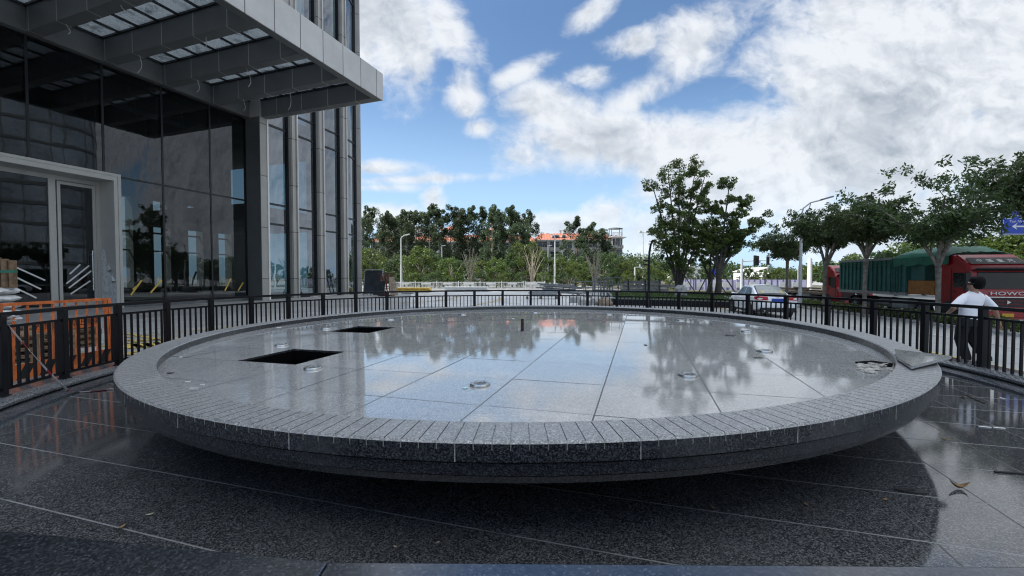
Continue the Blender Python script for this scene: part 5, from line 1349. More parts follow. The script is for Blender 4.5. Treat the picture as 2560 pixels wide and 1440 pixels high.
    if body:
        z0, z1, y0, y1 = 1.42, 3.42, 4.25, L-.1
        b = MB(); b.box(.06, .12, y0, y1, z0, z1); b.box(2.38, 2.44, y0, y1, z0, z1); b.box(.12, 2.38, y1-.06, y1, z0, z1); b.box(.12, 2.38, y0, y0+.06, z0, z1); b.box(.1, 2.4, y0, y1, z0-.04, z0)
        n = 15
        for k in range(n+1):
            y = y0+.09+(y1-y0-.18)*k/n
            for x in (.0, 2.44): b.box(x, x+.06, y-.09, y+.09, z0+.06, z1-.06)
        bd = T(b, 'tipper_body', 'truck_green', None, .012)
        b = MB()
        for x in (-.02, 2.40): b.box(x, x+.14, y0-.05, y1+.02, z0-.12, z0+.05); b.box(x, x+.14, y0-.05, y1+.02, z1-.08, z1+.06)
        T(b, 'side_rail', 'galv', bd)
        b = MB()
        for y in (y0+.55, y0+.95): b.bar((-.06, y, z0), (-.06, y, z1), .04)
        for k in range(7): b.bar((-.06, y0+.55, z0+.2+k*.27), (-.06, y0+.95, z0+.2+k*.27), .03)
        T(b, 'ladder', 'truck_green', bd)
        b = MB(); b.tube([(-.02, y0, z1-.25), (-.02, (y0+y1)/2, z1-.42), (-.02, y1, z1-.22)], .02, 5); b.tube([(-.03, y0, z1-.14), (-.03, (y0+y1)/2, z1-.24), (-.03, y1, z1-.1)], .02, 5); T(b, 'rope', 'tarp', bd)
        # recessed front bulkhead with its ochre lower half, tarpaulin rolled over the front
        b = MB(); b.box(.2, 2.3, 3.2, y0, 1.45, 3.3); T(b, 'bulkhead', 'truck_green', bd)
        b = MB(); b.box(.10, 2.4, 2.42, 4.2, 1.40, 2.15); T(b, 'lower_box', 'ochre', bd, .02)
        rows = []
        rd = random.Random(7)
        for i in range(15):
            f = i/14; y = 1.35+f*3.7; ht = 3.50+.30*min(1, f*6)*min(1, (1-f)*7+.3)
            rows.append([(-.10+j*.1, y+rd.uniform(-.02, .02), z1-.02+(ht-z1+.1)*min(1, 3.5*min(j/27, 1-j/27))**.5+rd.uniform(-.03, .03)) for j in range(28)])
        b = MB(); b.loft(rows, False, False, 0, True); 
        low = [[(p[0]-.0, p[1], p[2]) for p in [r[0] for r in rows]], [(-.13, r[0][1], r[0][2]-.35-rd.uniform(0, .14)) for r in rows]]; b.loft(low, False, False, 0, False)
        bk = [[p for p in rows[-1]], [(p[0], p[1]+.16, p[2]-.55-rd.uniform(0, .12)) for p in rows[-1]]]; b.loft(bk, False, False, 0, False)
        T(b, 'tarpaulin', 'tarp', bd)
    else:
        b = MB(); b.box(.0, 2.5, 2.5, L+2, 1.06, 1.22); T(b, 'flatbed', 'timber')
    return o
rz = -math.atan2(.16, 1)
truck(Vector((18.72, 16.9, gz(18.7))), rz, .876, 'red cabbed tipper truck with ribbed green body and green tarpaulin, nearest truck')
truck(Vector((21.15, 27.2, gz(21))), rz, .83, 'red flatbed truck parked behind the green tipper body', False)
def timber_load():
    rd = random.Random(4)
    c, s = cos(rz), sin(rz)
    for k in range(14):
        y = rd.uniform(3.2, 10.5)*.83; x = rd.uniform(.1, 1.6)*.83; L = rd.uniform(1.2, 2.6); z = gz(22)+1.03+(k % 4)*.10
        p = Vector((21.15+x*c-y*s, 27.2+x*s+y*c, z)); a = rz+pi/2+rd.uniform(-.25, .25); d = Vector((cos(a), sin(a), 0))*L/2
        b = MB(); b.bar(p-d, p+d, .2, .09); tag(b.build('plank', M['timber']), 'rough plank heaped on the flatbed behind the white car', 'plank', 'planks on the flatbed')
timber_load()

# ------------------------------------------------------------------ the walker
def skin_body(name, joints, bones, mat, parent, sub=2):
    names = list(joints); idx = {n: i for i, n in enumerate(names)}
    me = bpy.data.meshes.new(name); me.from_pydata([joints[n][0] for n in names], [(idx[a], idx[c]) for a, c in bones], [])
    o = bpy.data.objects.new(name, me); C.objects.link(o)
    o.modifiers.new('skin', 'SKIN'); s = o.modifiers.new('sub', 'SUBSURF'); s.levels = sub; s.render_levels = sub
    for i, n in enumerate(names):
        r = joints[n][1]; v = me.skin_vertices[0].data[i]; v.radius = r if isinstance(r, tuple) else (r, r); v.use_root = (i == 0)
    bpy.context.view_layer.update()
    m2 = bpy.data.meshes.new_from_object(o.evaluated_get(bpy.context.evaluated_depsgraph_get()))
    bpy.data.objects.remove(o)
    for p in m2.polygons: p.use_smooth = True
    m2.materials.clear(); return link_mesh(name, m2, mat, parent)
def walker():
    p = foot(2437, 8.4); o = empty('person', p, 'person with black hair in a white T-shirt and black trousers walking past the railing', 'person')
    J = {'pelvis': ((-.10, 0, .93), (.12, .10)), 'belly': ((-.08, .0, 1.08), (.12, .09)), 'chest': ((-.03, .02, 1.28), (.14, .10)), 'neck0': ((0, .01, 1.405), .055), 'neck1': ((-.01, .0, 1.50), .052),
         'head0': ((-.035, .0, 1.57), (.068, .072)), 'head1': ((-.02, .0, 1.65), (.084, .088)), 'head2': ((-.01, .0, 1.71), (.062, .066)), 'nose': ((-.125, .012, 1.595), .013), 'chin': ((-.10, .012, 1.535), .026),
         'shL': ((-.18, .02, 1.355), .050), 'elL': ((-.44, -.03, 1.13), .043), 'wrL': ((-.30, .20, 1.02), .030), 'haL': ((-.26, .26, 1.00), .032),
         'shR': ((.185, .0, 1.355), .050), 'elR': ((.355, -.06, 1.12), .043), 'wrR': ((.49, -.02, .87), .029), 'haR': ((.53, .0, .80), (.018, .034)),
         'hiL': ((-.17, 0, .88), .085), 'knL': ((-.11, .14, .50), .058), 'anL': ((-.06, .06, .10), .038), 'toL': ((-.14, .20, .05), .036),
         'hiR': ((.0, 0, .88), .085), 'knR': ((.03, .02, .48), .058), 'anR': ((.11, -.16, .12), .038), 'toR': ((.05, -.02, .05), .036)}
    Bn = [('pelvis', 'belly'), ('belly', 'chest'), ('chest', 'neck0'), ('neck0', 'neck1'), ('neck1', 'head0'), ('head0', 'head1'), ('head1', 'head2'), ('head0', 'chin'), ('head1', 'nose'),
          ('neck0', 'shL'), ('shL', 'elL'), ('elL', 'wrL'), ('wrL', 'haL'), ('neck0', 'shR'), ('shR', 'elR'), ('elR', 'wrR'), ('wrR', 'haR'),
          ('pelvis', 'hiL'), ('hiL', 'knL'), ('knL', 'anL'), ('anL', 'toL'), ('pelvis', 'hiR'), ('hiR', 'knR'), ('knR', 'anR'), ('anR', 'toR')]
    h = Vector(J['haR'][0])
    for i, (dx, dy, L) in enumerate(((-.016, .022, .068), (-.004, .009, .078), (.008, -.006, .074), (.018, -.020, .058))):
        a = h+Vector((dx, dy, -.03)); m_ = a+Vector((.012, .0, -L*.55)); e = m_+Vector((-.010, .006, -L*.5))
        J['f%da' % i] = (tuple(a), .0095); J['f%db' % i] = (tuple(m_), .0085); J['f%dc' % i] = (tuple(e), .007); Bn += [('haR', 'f%da' % i), ('f%da' % i, 'f%db' % i), ('f%db' % i, 'f%dc' % i)]
    J['tha'] = ((h.x-.03, h.y+.02, h.z+.005), .011); J['thb'] = ((h.x-.048, h.y+.034, h.z-.045), .009); Bn += [('haR', 'tha'), ('tha', 'thb')]
    skin_body('body', J, Bn, M['skin'], o)
    el = lambda c, rx, ry, n=18, tx=0.0: [(c[0]+rx*cos(2*pi*j/n)*(1 if abs(cos(2*pi*j/n)) < .99 else 1), c[1]+ry*sin(2*pi*j/n), c[2]+tx*cos(2*pi*j/n)) for j in range(n)]
    b = MB(); b.loft([el((-.105, 0, .835), .185, .13), el((-.10, 0, .86), .19, .135), el((-.09, 0, 1.0), .175, .125), el((-.06, .01, 1.15), .19, .125), el((-.03, .01, 1.28), .215, .13), el((-.01, .01, 1.36), .21, .118), el((0, .01, 1.41), .175, .10), el((0, .01, 1.447), .115, .085), el((0, .01, 1.475), .075, .072), el((0, .01, 1.49), .066, .066)], True, False)
    for s, e, r0 in ((Vector((-.15, .01, 1.375)), Vector((-.415, -.02, 1.165)), .080), (Vector((.15, .005, 1.375)), Vector((.335, -.05, 1.14)), .080)):
        b.tube([s, s.lerp(e, .35), s.lerp(e, .75), e], [r0-.012, r0, r0-.004, r0-.006], 14, 0, False)
    b.build('t_shirt', M['shirt'], o, world=False)
    b = MB()
    b.loft([el((-.10, 0, .95), .18, .125), el((-.10, 0, .86), .195, .14), el((-.10, 0, .78), .19, .135)], True, True)
    for a, k, c in ((J['hiL'][0], J['knL'][0], J['anL'][0]), (J['hiR'][0], J['knR'][0], J['anR'][0])):
        a, k, c = Vector(a), Vector(k), Vector(c); b.tube([a+Vector((0, 0, .03)), a.lerp(k, .45), k, k.lerp(c, .5), c+Vector((0, 0, .03)), c+Vector((0, 0, -.01))], [.115, .108, .088, .083, .078, .075], 14, 0)
    b.build('trousers', M['trouser'], o, world=False)
    for a, t in (('anL', 'toL'), ('anR', 'toR')):
        A, T_ = Vector(J[a][0]), Vector(J[t][0]); d = (T_-A); d.z = 0; d.normalize(); heel = Vector((A.x, A.y, .0))-d*.07; s = Vector((d.y, -d.x, 0))
        prof = [(0, .035, .05, .09), (.05, .045, .0, .10), (.14, .05, .0, .085), (.22, .048, .0, .06), (.28, .03, .005, .045)]
        lift = .03 if a == 'anR' else 0.0
        b = MB(); b.loft([[heel+d*q+s*x+Vector((0, 0, z+lift)) for x, z in ((-w, z0), (w, z0), (w, z0+(z1-z0)*.5), (w*.6, z1), (-w*.6, z1), (-w, z0+(z1-z0)*.5))] for q, w, z0, z1 in prof], True, True)
        b.build('shoe', M['shoe'], o, .008, world=False)
    rng = np.random.default_rng(6); cs = []
    b = MB(); b.lathe([(.001, -.145), (.07, -.128), (.102, -.09), (.118, -.03), (.120, .02), (.108, .074), (.07, .112), (.001, .125)], 22, 0, (.018, -.030, 1.652)); b.lathe([(.001, -.055), (.045, -.035), (.056, 0), (.045, .04), (.001, .052)], 14, 0, (.10, -.03, 1.665))
    v = []
    for x, y, z in b.v:
        n_ = mnoise.noise(Vector((x*28, y*28, z*28)))*.013; d = Vector((x, y, z-1.66)).normalized(); v.append((x+d.x*n_, y+d.y*n_, z+d.z*n_))
    b.v = v; b.build('hair', M['hair'], o, world=False)
    b = MB(); b.bar((-.118, -.07, 1.628), (-.02, -.094, 1.632), .006, .012); b.bar((-.125, -.07, 1.622), (-.128, .07, 1.622), .008, .03); b.build('glasses', M['black'], o, world=False)
walker()

# ------------------------------------------------------------------ barrier, pallets and stacked goods at the left
def barriers():
    X0 = -8.28
    def bar(y0, y1, x, lean, lab, txt):
        o = empty('site_barrier', (x, (y0+y1)/2, 0), lab, 'barrier', 'orange site barriers'); H = 1.30; n = 9
        top = lambda y: Vector((x, y, H)); bot = lambda y: Vector((x+lean, y-.08, .03))
        b = MB(); b.bar(top(y0), top(y1), .05, .05); b.build('rail', M['orange'], o)
        b = MB(); b.bar(bot(y0)+Vector((0, 0, .03)), bot(y1)+Vector((0, 0, .03)), .04, .04); b.build('rail', M['orange'], o)
        for y in (y0, y1-.045, y1+.03):
            b = MB(); b.bar(bot(y)+Vector((0, .08, -.03)), top(y)+Vector((0, 0, .02)), .05, .06, 0, (0, 1, 0)); b.build('post', M['orange'], o)
        b = MB()
        for k in range(1, n): y = y0+(y1-y0)*k/n; b.bar(bot(y), top(y)-Vector((0, 0, .03)), .026, .024, 0, (0, 1, 0))
        b.build('bars', M['orange'], o)
        b = MB(); b.bar((x+lean+.03, y0+.03, .17), (x+lean+.03, y1-.07, .17), .012, .26); kp = b.build('kick_plate', M['orange'], o)
        b = MB(); z0, z1 = .05, .29; xx = x+lean+.0375
        for k in range(5):
            y = y0+.12+k*(y1-y0-.1)/5; b.add([(xx, y, z0), (xx, y+.16, z0), (xx, y+.30, z1), (xx, y+.14, z1)], [(0, 1, 2, 3)])
        b.build('chevron', M['black'], kp)
        b = MB(); ym = (y0+y1)/2+.12; b.box(x+.03, x+.04, ym-.56, ym+.56, .78, .98); tp = b.build('text_plate', M['orange'], o)
        if txt:
            rl = rootloc(o)
            lettering('严禁抛物  禁止跨越', .128, (x+.0405-rl.x, ym-rl.y, .88), (0, 1, 0), (0, 0, 1), M['black'], tp, .001)
    bar(6.75, 8.55, X0, .06, 'orange edge barrier with black chevrons and warning text outside the railing', True)
    bar(4.85, 6.66, X0-.05, .05, 'second orange edge barrier, cut by the left edge of the photo', False)
barriers()
def pallets_and_bundle():
    for i in range(4):
        z = .0+i*.145; cx, cy = -11.2, 10.35; a = .05*(i % 3)-.03; o = empty('pallet', (cx, cy, z), 'wooden pallet in the stack behind the orange barrier, %s' % ('lowest one', 'second from the ground', 'third from the ground', 'topmost one')[i], 'pallet', 'stacked pallets'); o.rotation_euler = (0, 0, a+1.1)
        b = MB()
        for k in range(7): b.box(-.6, .6, -.5+k*.155, -.5+k*.155+.10, .122, .142)
        b.build('deck', M['wood'], o, world=False)
        b = MB()
        for y in (-.5, -.05, .4):
            b.box(-.6, .6, y, y+.10, .0, .02)
            for x in (-.6, -.07, .46): b.box(x, x+.14, y, y+.1, .02, .10)
            b.box(-.6, .6, y, y+.1, .10, .1215)
        b.build('block', M['wood'], o, world=False)
    for i in range(4):
        z = i*.145; o2 = empty('pallet', (-10.2, 8.9, z), 'wooden pallet in the stack under the wrapped bundle, %s' % ('lowest one', 'second from the ground', 'third from the ground', 'topmost one')[i], 'pallet', 'stacked pallets'); o2.rotation_euler = (0, 0, .9+.04*i)
        for ch in list(bpy.data.objects['pallet'].children): c = ch.copy(); C.objects.link(c); c.parent = o2
    # wrapped white bags and strapped brown tubes at the very left
    q = at(8, 735, 9.0); o = empty('wrapped_bundle', (q.x-.1, 9.0, .585), 'pile of plastic wrapped white bags at the left edge', 'bundle')
    rd = random.Random(9)
    for i in range(6):
        b = MB(); z = .59+i*.155; w = .62-.03*i
        rows = []
        for f in range(9):
            t = -1+2*f/8; r = (1-abs(t)**3.2*.7); rows.append([(q.x-.12+w*.5*t+rd.uniform(-.01, .01), 9.0+.36*r*cos(2*pi*j/14)+rd.uniform(-.012, .012), z+.078+.078*r*sin(2*pi*j/14)*1.05+rd.uniform(-.008, .008)) for j in range(14)])
        b.loft(rows, True, True, 0, True); b.build('bag', M['plastic_white'], o)
    q2 = at(10, 690, 9.0); g = empty('tube_bundle', (q2.x, 9.0, 1.52), 'brown tubes tied with a green strap on top of the wrapped bags', 'bundle')
    b = MB()
    for i, dx in enumerate((-.30, -.17, -.04, .09)): b.tube([(q2.x+dx, 9.0+.03*i, 1.52), (q2.x+dx+.02, 8.98+.03*i, 2.2-.03*i)], .062, 12)
    b.build('tube', M['wood'], g)
    b = MB(); b.loft([[(q2.x-.10+.32*cos(2*pi*j/18), 9.04+.13*sin(2*pi*j/18), z) for j in range(18)] for z in (1.84, 1.90)], True, False, 0, True); b.build('strap', M['tarp'], g)
    # dark odds and ends behind the barrier
    for i, (px, py, sx, sy, sz, mt, lab) in enumerate(((60, 880, .5, .28, .12, 'dark_metal', 'dark bundle of steel bits lying behind the orange barrier'), (110, 868, .34, .24, .2, 'black', 'black crate-like box behind the orange barrier'), (56, 893, .12, .09, .09, 'tarp', 'small green rag on the ground behind the barrier'))):
        p = ground(px, py); b = MB(); rd = random.Random(i)
        rings = [[(p.x+sx*(1-.35*f*f)*cos(2*pi*j/10)*rd.uniform(.8, 1.1), p.y+sy*(1-.35*f*f)*sin(2*pi*j/10)*rd.uniform(.8, 1.1), f*sz) for j in range(10)] for f in (0, .4, .8, 1)]
        b.loft(rings, True, True, 0, False); tag(b.build('scrap_heap', M[mt]), lab, 'scrap')
    for px, py, w, d, h, mt, lab in ((388, 763, .9, .25, .14, 'timber', 'short plank lying at the foot of the lobby glass'), (470, 758, .8, .4, .12, 'stone', 'crumpled pale sheet lying at the foot of the lobby glass')):
        p = ground(px, py, .12)+FN*.2; b = MB(); rd = random.Random(px)
        b.loft([[(p.x+FU.x*w*t+FN.x*d*s_*.5, p.y+FU.y*w*t+FN.y*d*s_*.5, .25+h*max(.15, 1-abs(t))*q+rd.uniform(0, .03)) for s_, q in ((-1, 0), (-.7, .9), (.7, 1), (1, 0))] for t in (-1, -.6, -.2, .2, .6, 1)], True, True, 0, False)
        tag(b.build('plank' if mt == 'timber' else 'foam_sheet', M[mt]), lab, 'debris')
pallets_and_bundle()

def tape():
    a = at(14, 806, 6.0); c = floor_pt(178, 985, -.02); d = floor_pt(288, 975, -.02)
    o = empty('barrier_tape', a, 'red and white barrier tape hanging from the railing to the basin floor', 'tape'); rd = random.Random(3)
    pts = curve(a, c+Vector((0, 0, .01)), (.05, .0, -.10), 26)+curve(c+Vector((.02, 0, .015)), d+Vector((0, 0, .015)), (0, -.02, 0), 12)[1:]
    wh = MB()
    for i, (p, q) in enumerate(zip(pts[:-1], pts[1:])):
        L = (q-p).normalized(); tw = .5*sin(i*.55)+.9; s = (L.cross(Vector((0, 0, 1))).normalized()*cos(tw)+Vector((0, 0, 1))*sin(tw)*.6)*.034
        tw2 = .5*sin((i+1)*.55)+.9; s2 = (L.cross(Vector((0, 0, 1))).normalized()*cos(tw2)+Vector((0, 0, 1))*sin(tw2)*.6)*.034
        n = L.cross(s).normalized()*.0015
        wh.hexa([p-s-n, p+s-n, q+s2-n, q-s2-n, p-s+n, p+s+n, q+s2+n, q-s2+n], 1 if i % 9 in (5, 6) or i in (30, 31, 32) else 0)
    wh.build('tape', [M['tape_white'], M['tape_red']], o)
    b = MB()
    for k in range(7):
        e = a+Vector((rd.uniform(-.06, .22), rd.uniform(-.05, .05), rd.uniform(.02, .13))); b.bar(a+Vector((0, 0, .04)), e, .05, .012)
    b.build('knot', M['tape_white'], o)
tape()

# ------------------------------------------------------------------ stacks of building material in the middle distance
def stacks():
    def sheets(px0, px1, Y, n, dz, z0, mat, lab, grp, w=1.6, nm='panel', cat='panel', skew=.25, tilt=0.0):
        a, c = foot(px0, Y), foot(px1, Y); rd = random.Random(px0); L = c.x-a.x
        for i in range(n):
            s = rd.uniform(0, skew); e = rd.uniform(-skew, 0); z = z0+i*dz; b = MB(); y = Y+rd.uniform(-.12, .12)
            b.bar((a.x+s, y, z+dz*.5+tilt), (c.x+e, y+rd.uniform(-.1, .1), z+dz*.5-tilt), w, dz*.86)
            tag(b.build(nm, M[mat]), lab, cat, grp)
    sheets(992, 1078, 47, 6, .085, .02, 'yellow', 'yellow panel in the low stack at the foot of the left white lamp', 'yellow panels in a low stack', 1.8)
    sheets(1112, 1222, 49, 5, .11, .02, 'white_paint', 'long white board in the low stack before the white fence', 'white boards in a low stack', 1.6)
    sheets(1004, 1034, 43, 2, .06, .02, 'galv', 'grey metal sheet lying just behind the railing near the glass racks', 'grey sheets on the ground', 1.2)
    sheets(1335, 1455, 38, 7, .12, .25, 'grey_steel', 'long grey steel profile in the heap below the tall white lamp', 'grey steel profiles in a heap', .5, 'steel_profile', 'profile', 1.4, .10)
    sheets(1310, 1405, 33, 4, .11, .20, 'galv', 'pale steel profile in the front heap below the pale bare tree', 'pale profiles in the front heap', .6, 'steel_profile', 'profile', .6)
    for i, px in enumerate((1318, 1352, 1392)):
        p = foot(px, 33); b = MB(); b.bar((p.x, 32.5, .09), (p.x, 33.5, .09), .16, .18); tag(b.build('timber_bearer', M['timber']), 'timber bearer under the front heap of pale profiles', 'bearer', 'bearers under the profiles')
    for i, px in enumerate((1345, 1400, 1446)):
        p = foot(px, 38); b = MB(); b.bar((p.x, 37.5, .12), (p.x, 38.5, .12), .16, .24); tag(b.build('timber_bearer', M['timber']), 'timber bearer under the grey heap of steel profiles', 'bearer', 'bearers under the grey heap')
    # heavy steel beams stacked on stands, right
    for i, (z, a, c) in enumerate(((.42, 1552, 1672), (.80, 1556, 1690), (1.18, 1560, 1652))):
        A, B_ = foot(a, 42), foot(c, 42); b = MB()
        for dz in (-.13, .13): b.bar((A.x, 42, z+dz), (B_.x, 42, z+dz), .34, .03)
        b.bar((A.x, 42, z), (B_.x, 42, z), .03, .225)
        tag(b.build('steel_beam', M['galv']), 'heavy grey steel beam stacked behind the black lamp, %s' % ('bottom', 'middle', 'top')[i], 'beam', 'stacked steel beams')
    for px in (1570, 1612, 1648):
        p = foot(px, 42); b = MB(); b.bar((p.x, 41.6, .14), (p.x, 42.4, .14), .2, .25); b.bar((p.x, 41.78, .0), (p.x, 41.78, 1.5), .08); b.bar((p.x, 42.22, 0), (p.x, 42.22, 1.5), .08)
        tag(b.build('beam_stand', M['dark_metal']), 'upright stand holding the stacked steel beams', 'stand', 'stands of the steel beams')
    # open metal frames
    for i, (px, Y, w, top, lab) in enumerate(((1505, 37, 1.3, 694, 'open grey metal frame with two uprights beside the many-stemmed bare tree'), (1535, 36, 1.2, 692, 'open grey metal frame right of the first one'), (1472, 34, 2.4, 702, 'low grey metal frame in front of the many-stemmed bare tree'))):
        p = foot(px, Y); z = zpx(top, Y); b = MB()
        for dx in (-w/2, -w*.1, w/2): b.bar((p.x+dx, Y, 0), (p.x+dx, Y, z), .07); b.bar((p.x+dx, Y+.9, 0), (p.x+dx, Y+.9, z*.8), .06); b.bar((p.x+dx, Y, .4), (p.x+dx, Y+.9, .4), .05)
        for f in (.35, .62, .97): b.bar((p.x-w/2-.2, Y-.06, z*f), (p.x+w/2+.2, Y-.06, z*f), .06)
        tag(b.build('metal_frame', M['grey_steel']), lab, 'frame')
    # racks with glass at the corner of the tower
    Y = 40; a, c = at(912, 674, Y), at(956, 674, Y); o = empty('glass_rack', ((a.x+c.x)/2, Y, 0), 'steel rack loaded with leaning glass sheets at the corner of the tower', 'rack')
    b = MB()
    for x in (a.x, (a.x*.6+c.x*.4), c.x): b.bar((x, Y-.5, 0), (x, Y+.15, a.z), .07); b.bar((x, Y+.7, 0), (x, Y+.2, a.z), .07); b.bar((x, Y-.6, .1), (x, Y+.8, .1), .08)
    b.bar((a.x, Y+.17, a.z), (c.x, Y+.17, a.z), .07); b.bar((a.x, Y-.2, a.z*.55), (c.x, Y-.2, a.z*.55), .05); b.build('frame', M['galv'], o)
    b = MB()
    for k in range(4): b.bar((a.x+.05, Y-.48+k*.05, .15), (a.x+.05, Y+.02+k*.05, a.z-.1-.06*k), .0, .0) if False else b.hexa([(a.x+.05, Y-.50+k*.07, .15), (c.x-.05, Y-.50+k*.07, .15), (c.x-.05, Y-.47+k*.07, .15), (a.x+.05, Y-.47+k*.07, .15), (a.x+.05, Y-.02+k*.05, a.z-.1), (c.x-.05, Y-.02+k*.05, a.z-.1), (c.x-.05, Y+.01+k*.05, a.z-.1), (a.x+.05, Y+.01+k*.05, a.z-.1)])
    b.build('glass_sheet', M['win_dark'], o)
    Y = 38; a, c = at(954, 684, Y), at(978, 684, Y); o = empty('glass_rack', ((a.x+c.x)/2, Y, 0), 'dark red A-frame rack next to the rack with leaning glass', 'rack')
    b = MB()
    for k in range(4):
        x = a.x+(c.x-a.x)*k/3; b.bar((x-.10, Y-.6, 0), (x, Y, a.z), .07); b.bar((x+.10, Y+.6, 0), (x, Y, a.z), .07); b.bar((x, Y-.6, .06), (x, Y+.6, .06), .08)
    for z in (.1, .9, a.z): b.bar((a.x-.3, Y-.35*(1-z/a.z)-.02, z), (c.x+.3, Y-.35*(1-z/a.z)-.02, z), .06)
    b.build('frame', MATS['dark_red_steel'] if 'dark_red_steel' in MATS else plain('dark_red_steel', (.10, .02, .02), .6), o)
    b = MB()
    for k in range(3): b.hexa([(a.x-.55, Y-.72+k*.06, .12), (a.x+.4, Y-.72+k*.06, .12), (a.x+.4, Y-.69+k*.06, .12), (a.x-.55, Y-.69+k*.06, .12), (a.x-.55, Y-.3+k*.06, 1.35), (a.x+.4, Y-.3+k*.06, 1.35), (a.x+.4, Y-.27+k*.06, 1.35), (a.x-.55, Y-.27+k*.06, 1.35)])
    b.build('glass_sheet', M['win_dark'], o)
    b = MB(); b.bar((c.x+.35, Y-.7, .1), (c.x+.05, Y-.1, a.z*.85), .5, .03); b.bar((c.x+.6, Y-.6, .1), (c.x+.2, Y-.1, a.z*.7), .4, .03); b.build('board', M['timber'], o)
    # pale blocks of stone by the railing
    for i, (px, py, s, lab) in enumerate(((1440, 757, .55, 'pale grey boulder block behind the railing, left end of the rubble'), (1462, 763, .5, 'flat pale stone block in the rubble, second from left'), (1486, 762, .6, 'grey stone block with bright broken face in the rubble'),
                                   (1512, 764, .5, 'brownish stone block with rusty face, right end of the rubble'), (1530, 758, .45, 'small pale stone block next to the raised bed'), (1470, 750, .45, 'low stone lump at the back of the rubble'), (1700, 742, .55, 'white upright stone under the tall many-stemmed tree'))):
        p = ground(px, py) if px != 1700 else foot(1703, 30.2)+Vector((0, 0, .28)); rd = random.Random(i*7+1); hh = s*(1.7 if px == 1700 else .95); b = MB()
        rings = [[(p.x+s*k*cos(2*pi*j/9+f)*rd.uniform(.72, 1.1), p.y+s*k*.8*sin(2*pi*j/9+f)*rd.uniform(.72, 1.1), p.z+z*hh) for j in range(9)] for k, z, f in ((.95, -.05, 0), (1, .35, .1), (.86, .75, .15), (.5, 1, .2))]
        b.loft(rings, True, True, 0, False); tag(b.build('stone_block', M['stone'] if i != 3 else M['timber'], None, .02), lab, 'stone')
    # thin white sheets lying along the foot of the fluted columns
    for i, (a, c, py) in enumerate(((690, 770, 746), (775, 850, 742))):
        p, q = ground(a, py), ground(c, py-5); b = MB(); b.bar((p.x, p.y, .04), (q.x, q.y, .06), .7, .05); tag(b.build('foam_board', M['white_paint']), 'white board lying below the fluted columns, %s one' % ('nearer', 'farther')[i], 'board')
stacks()

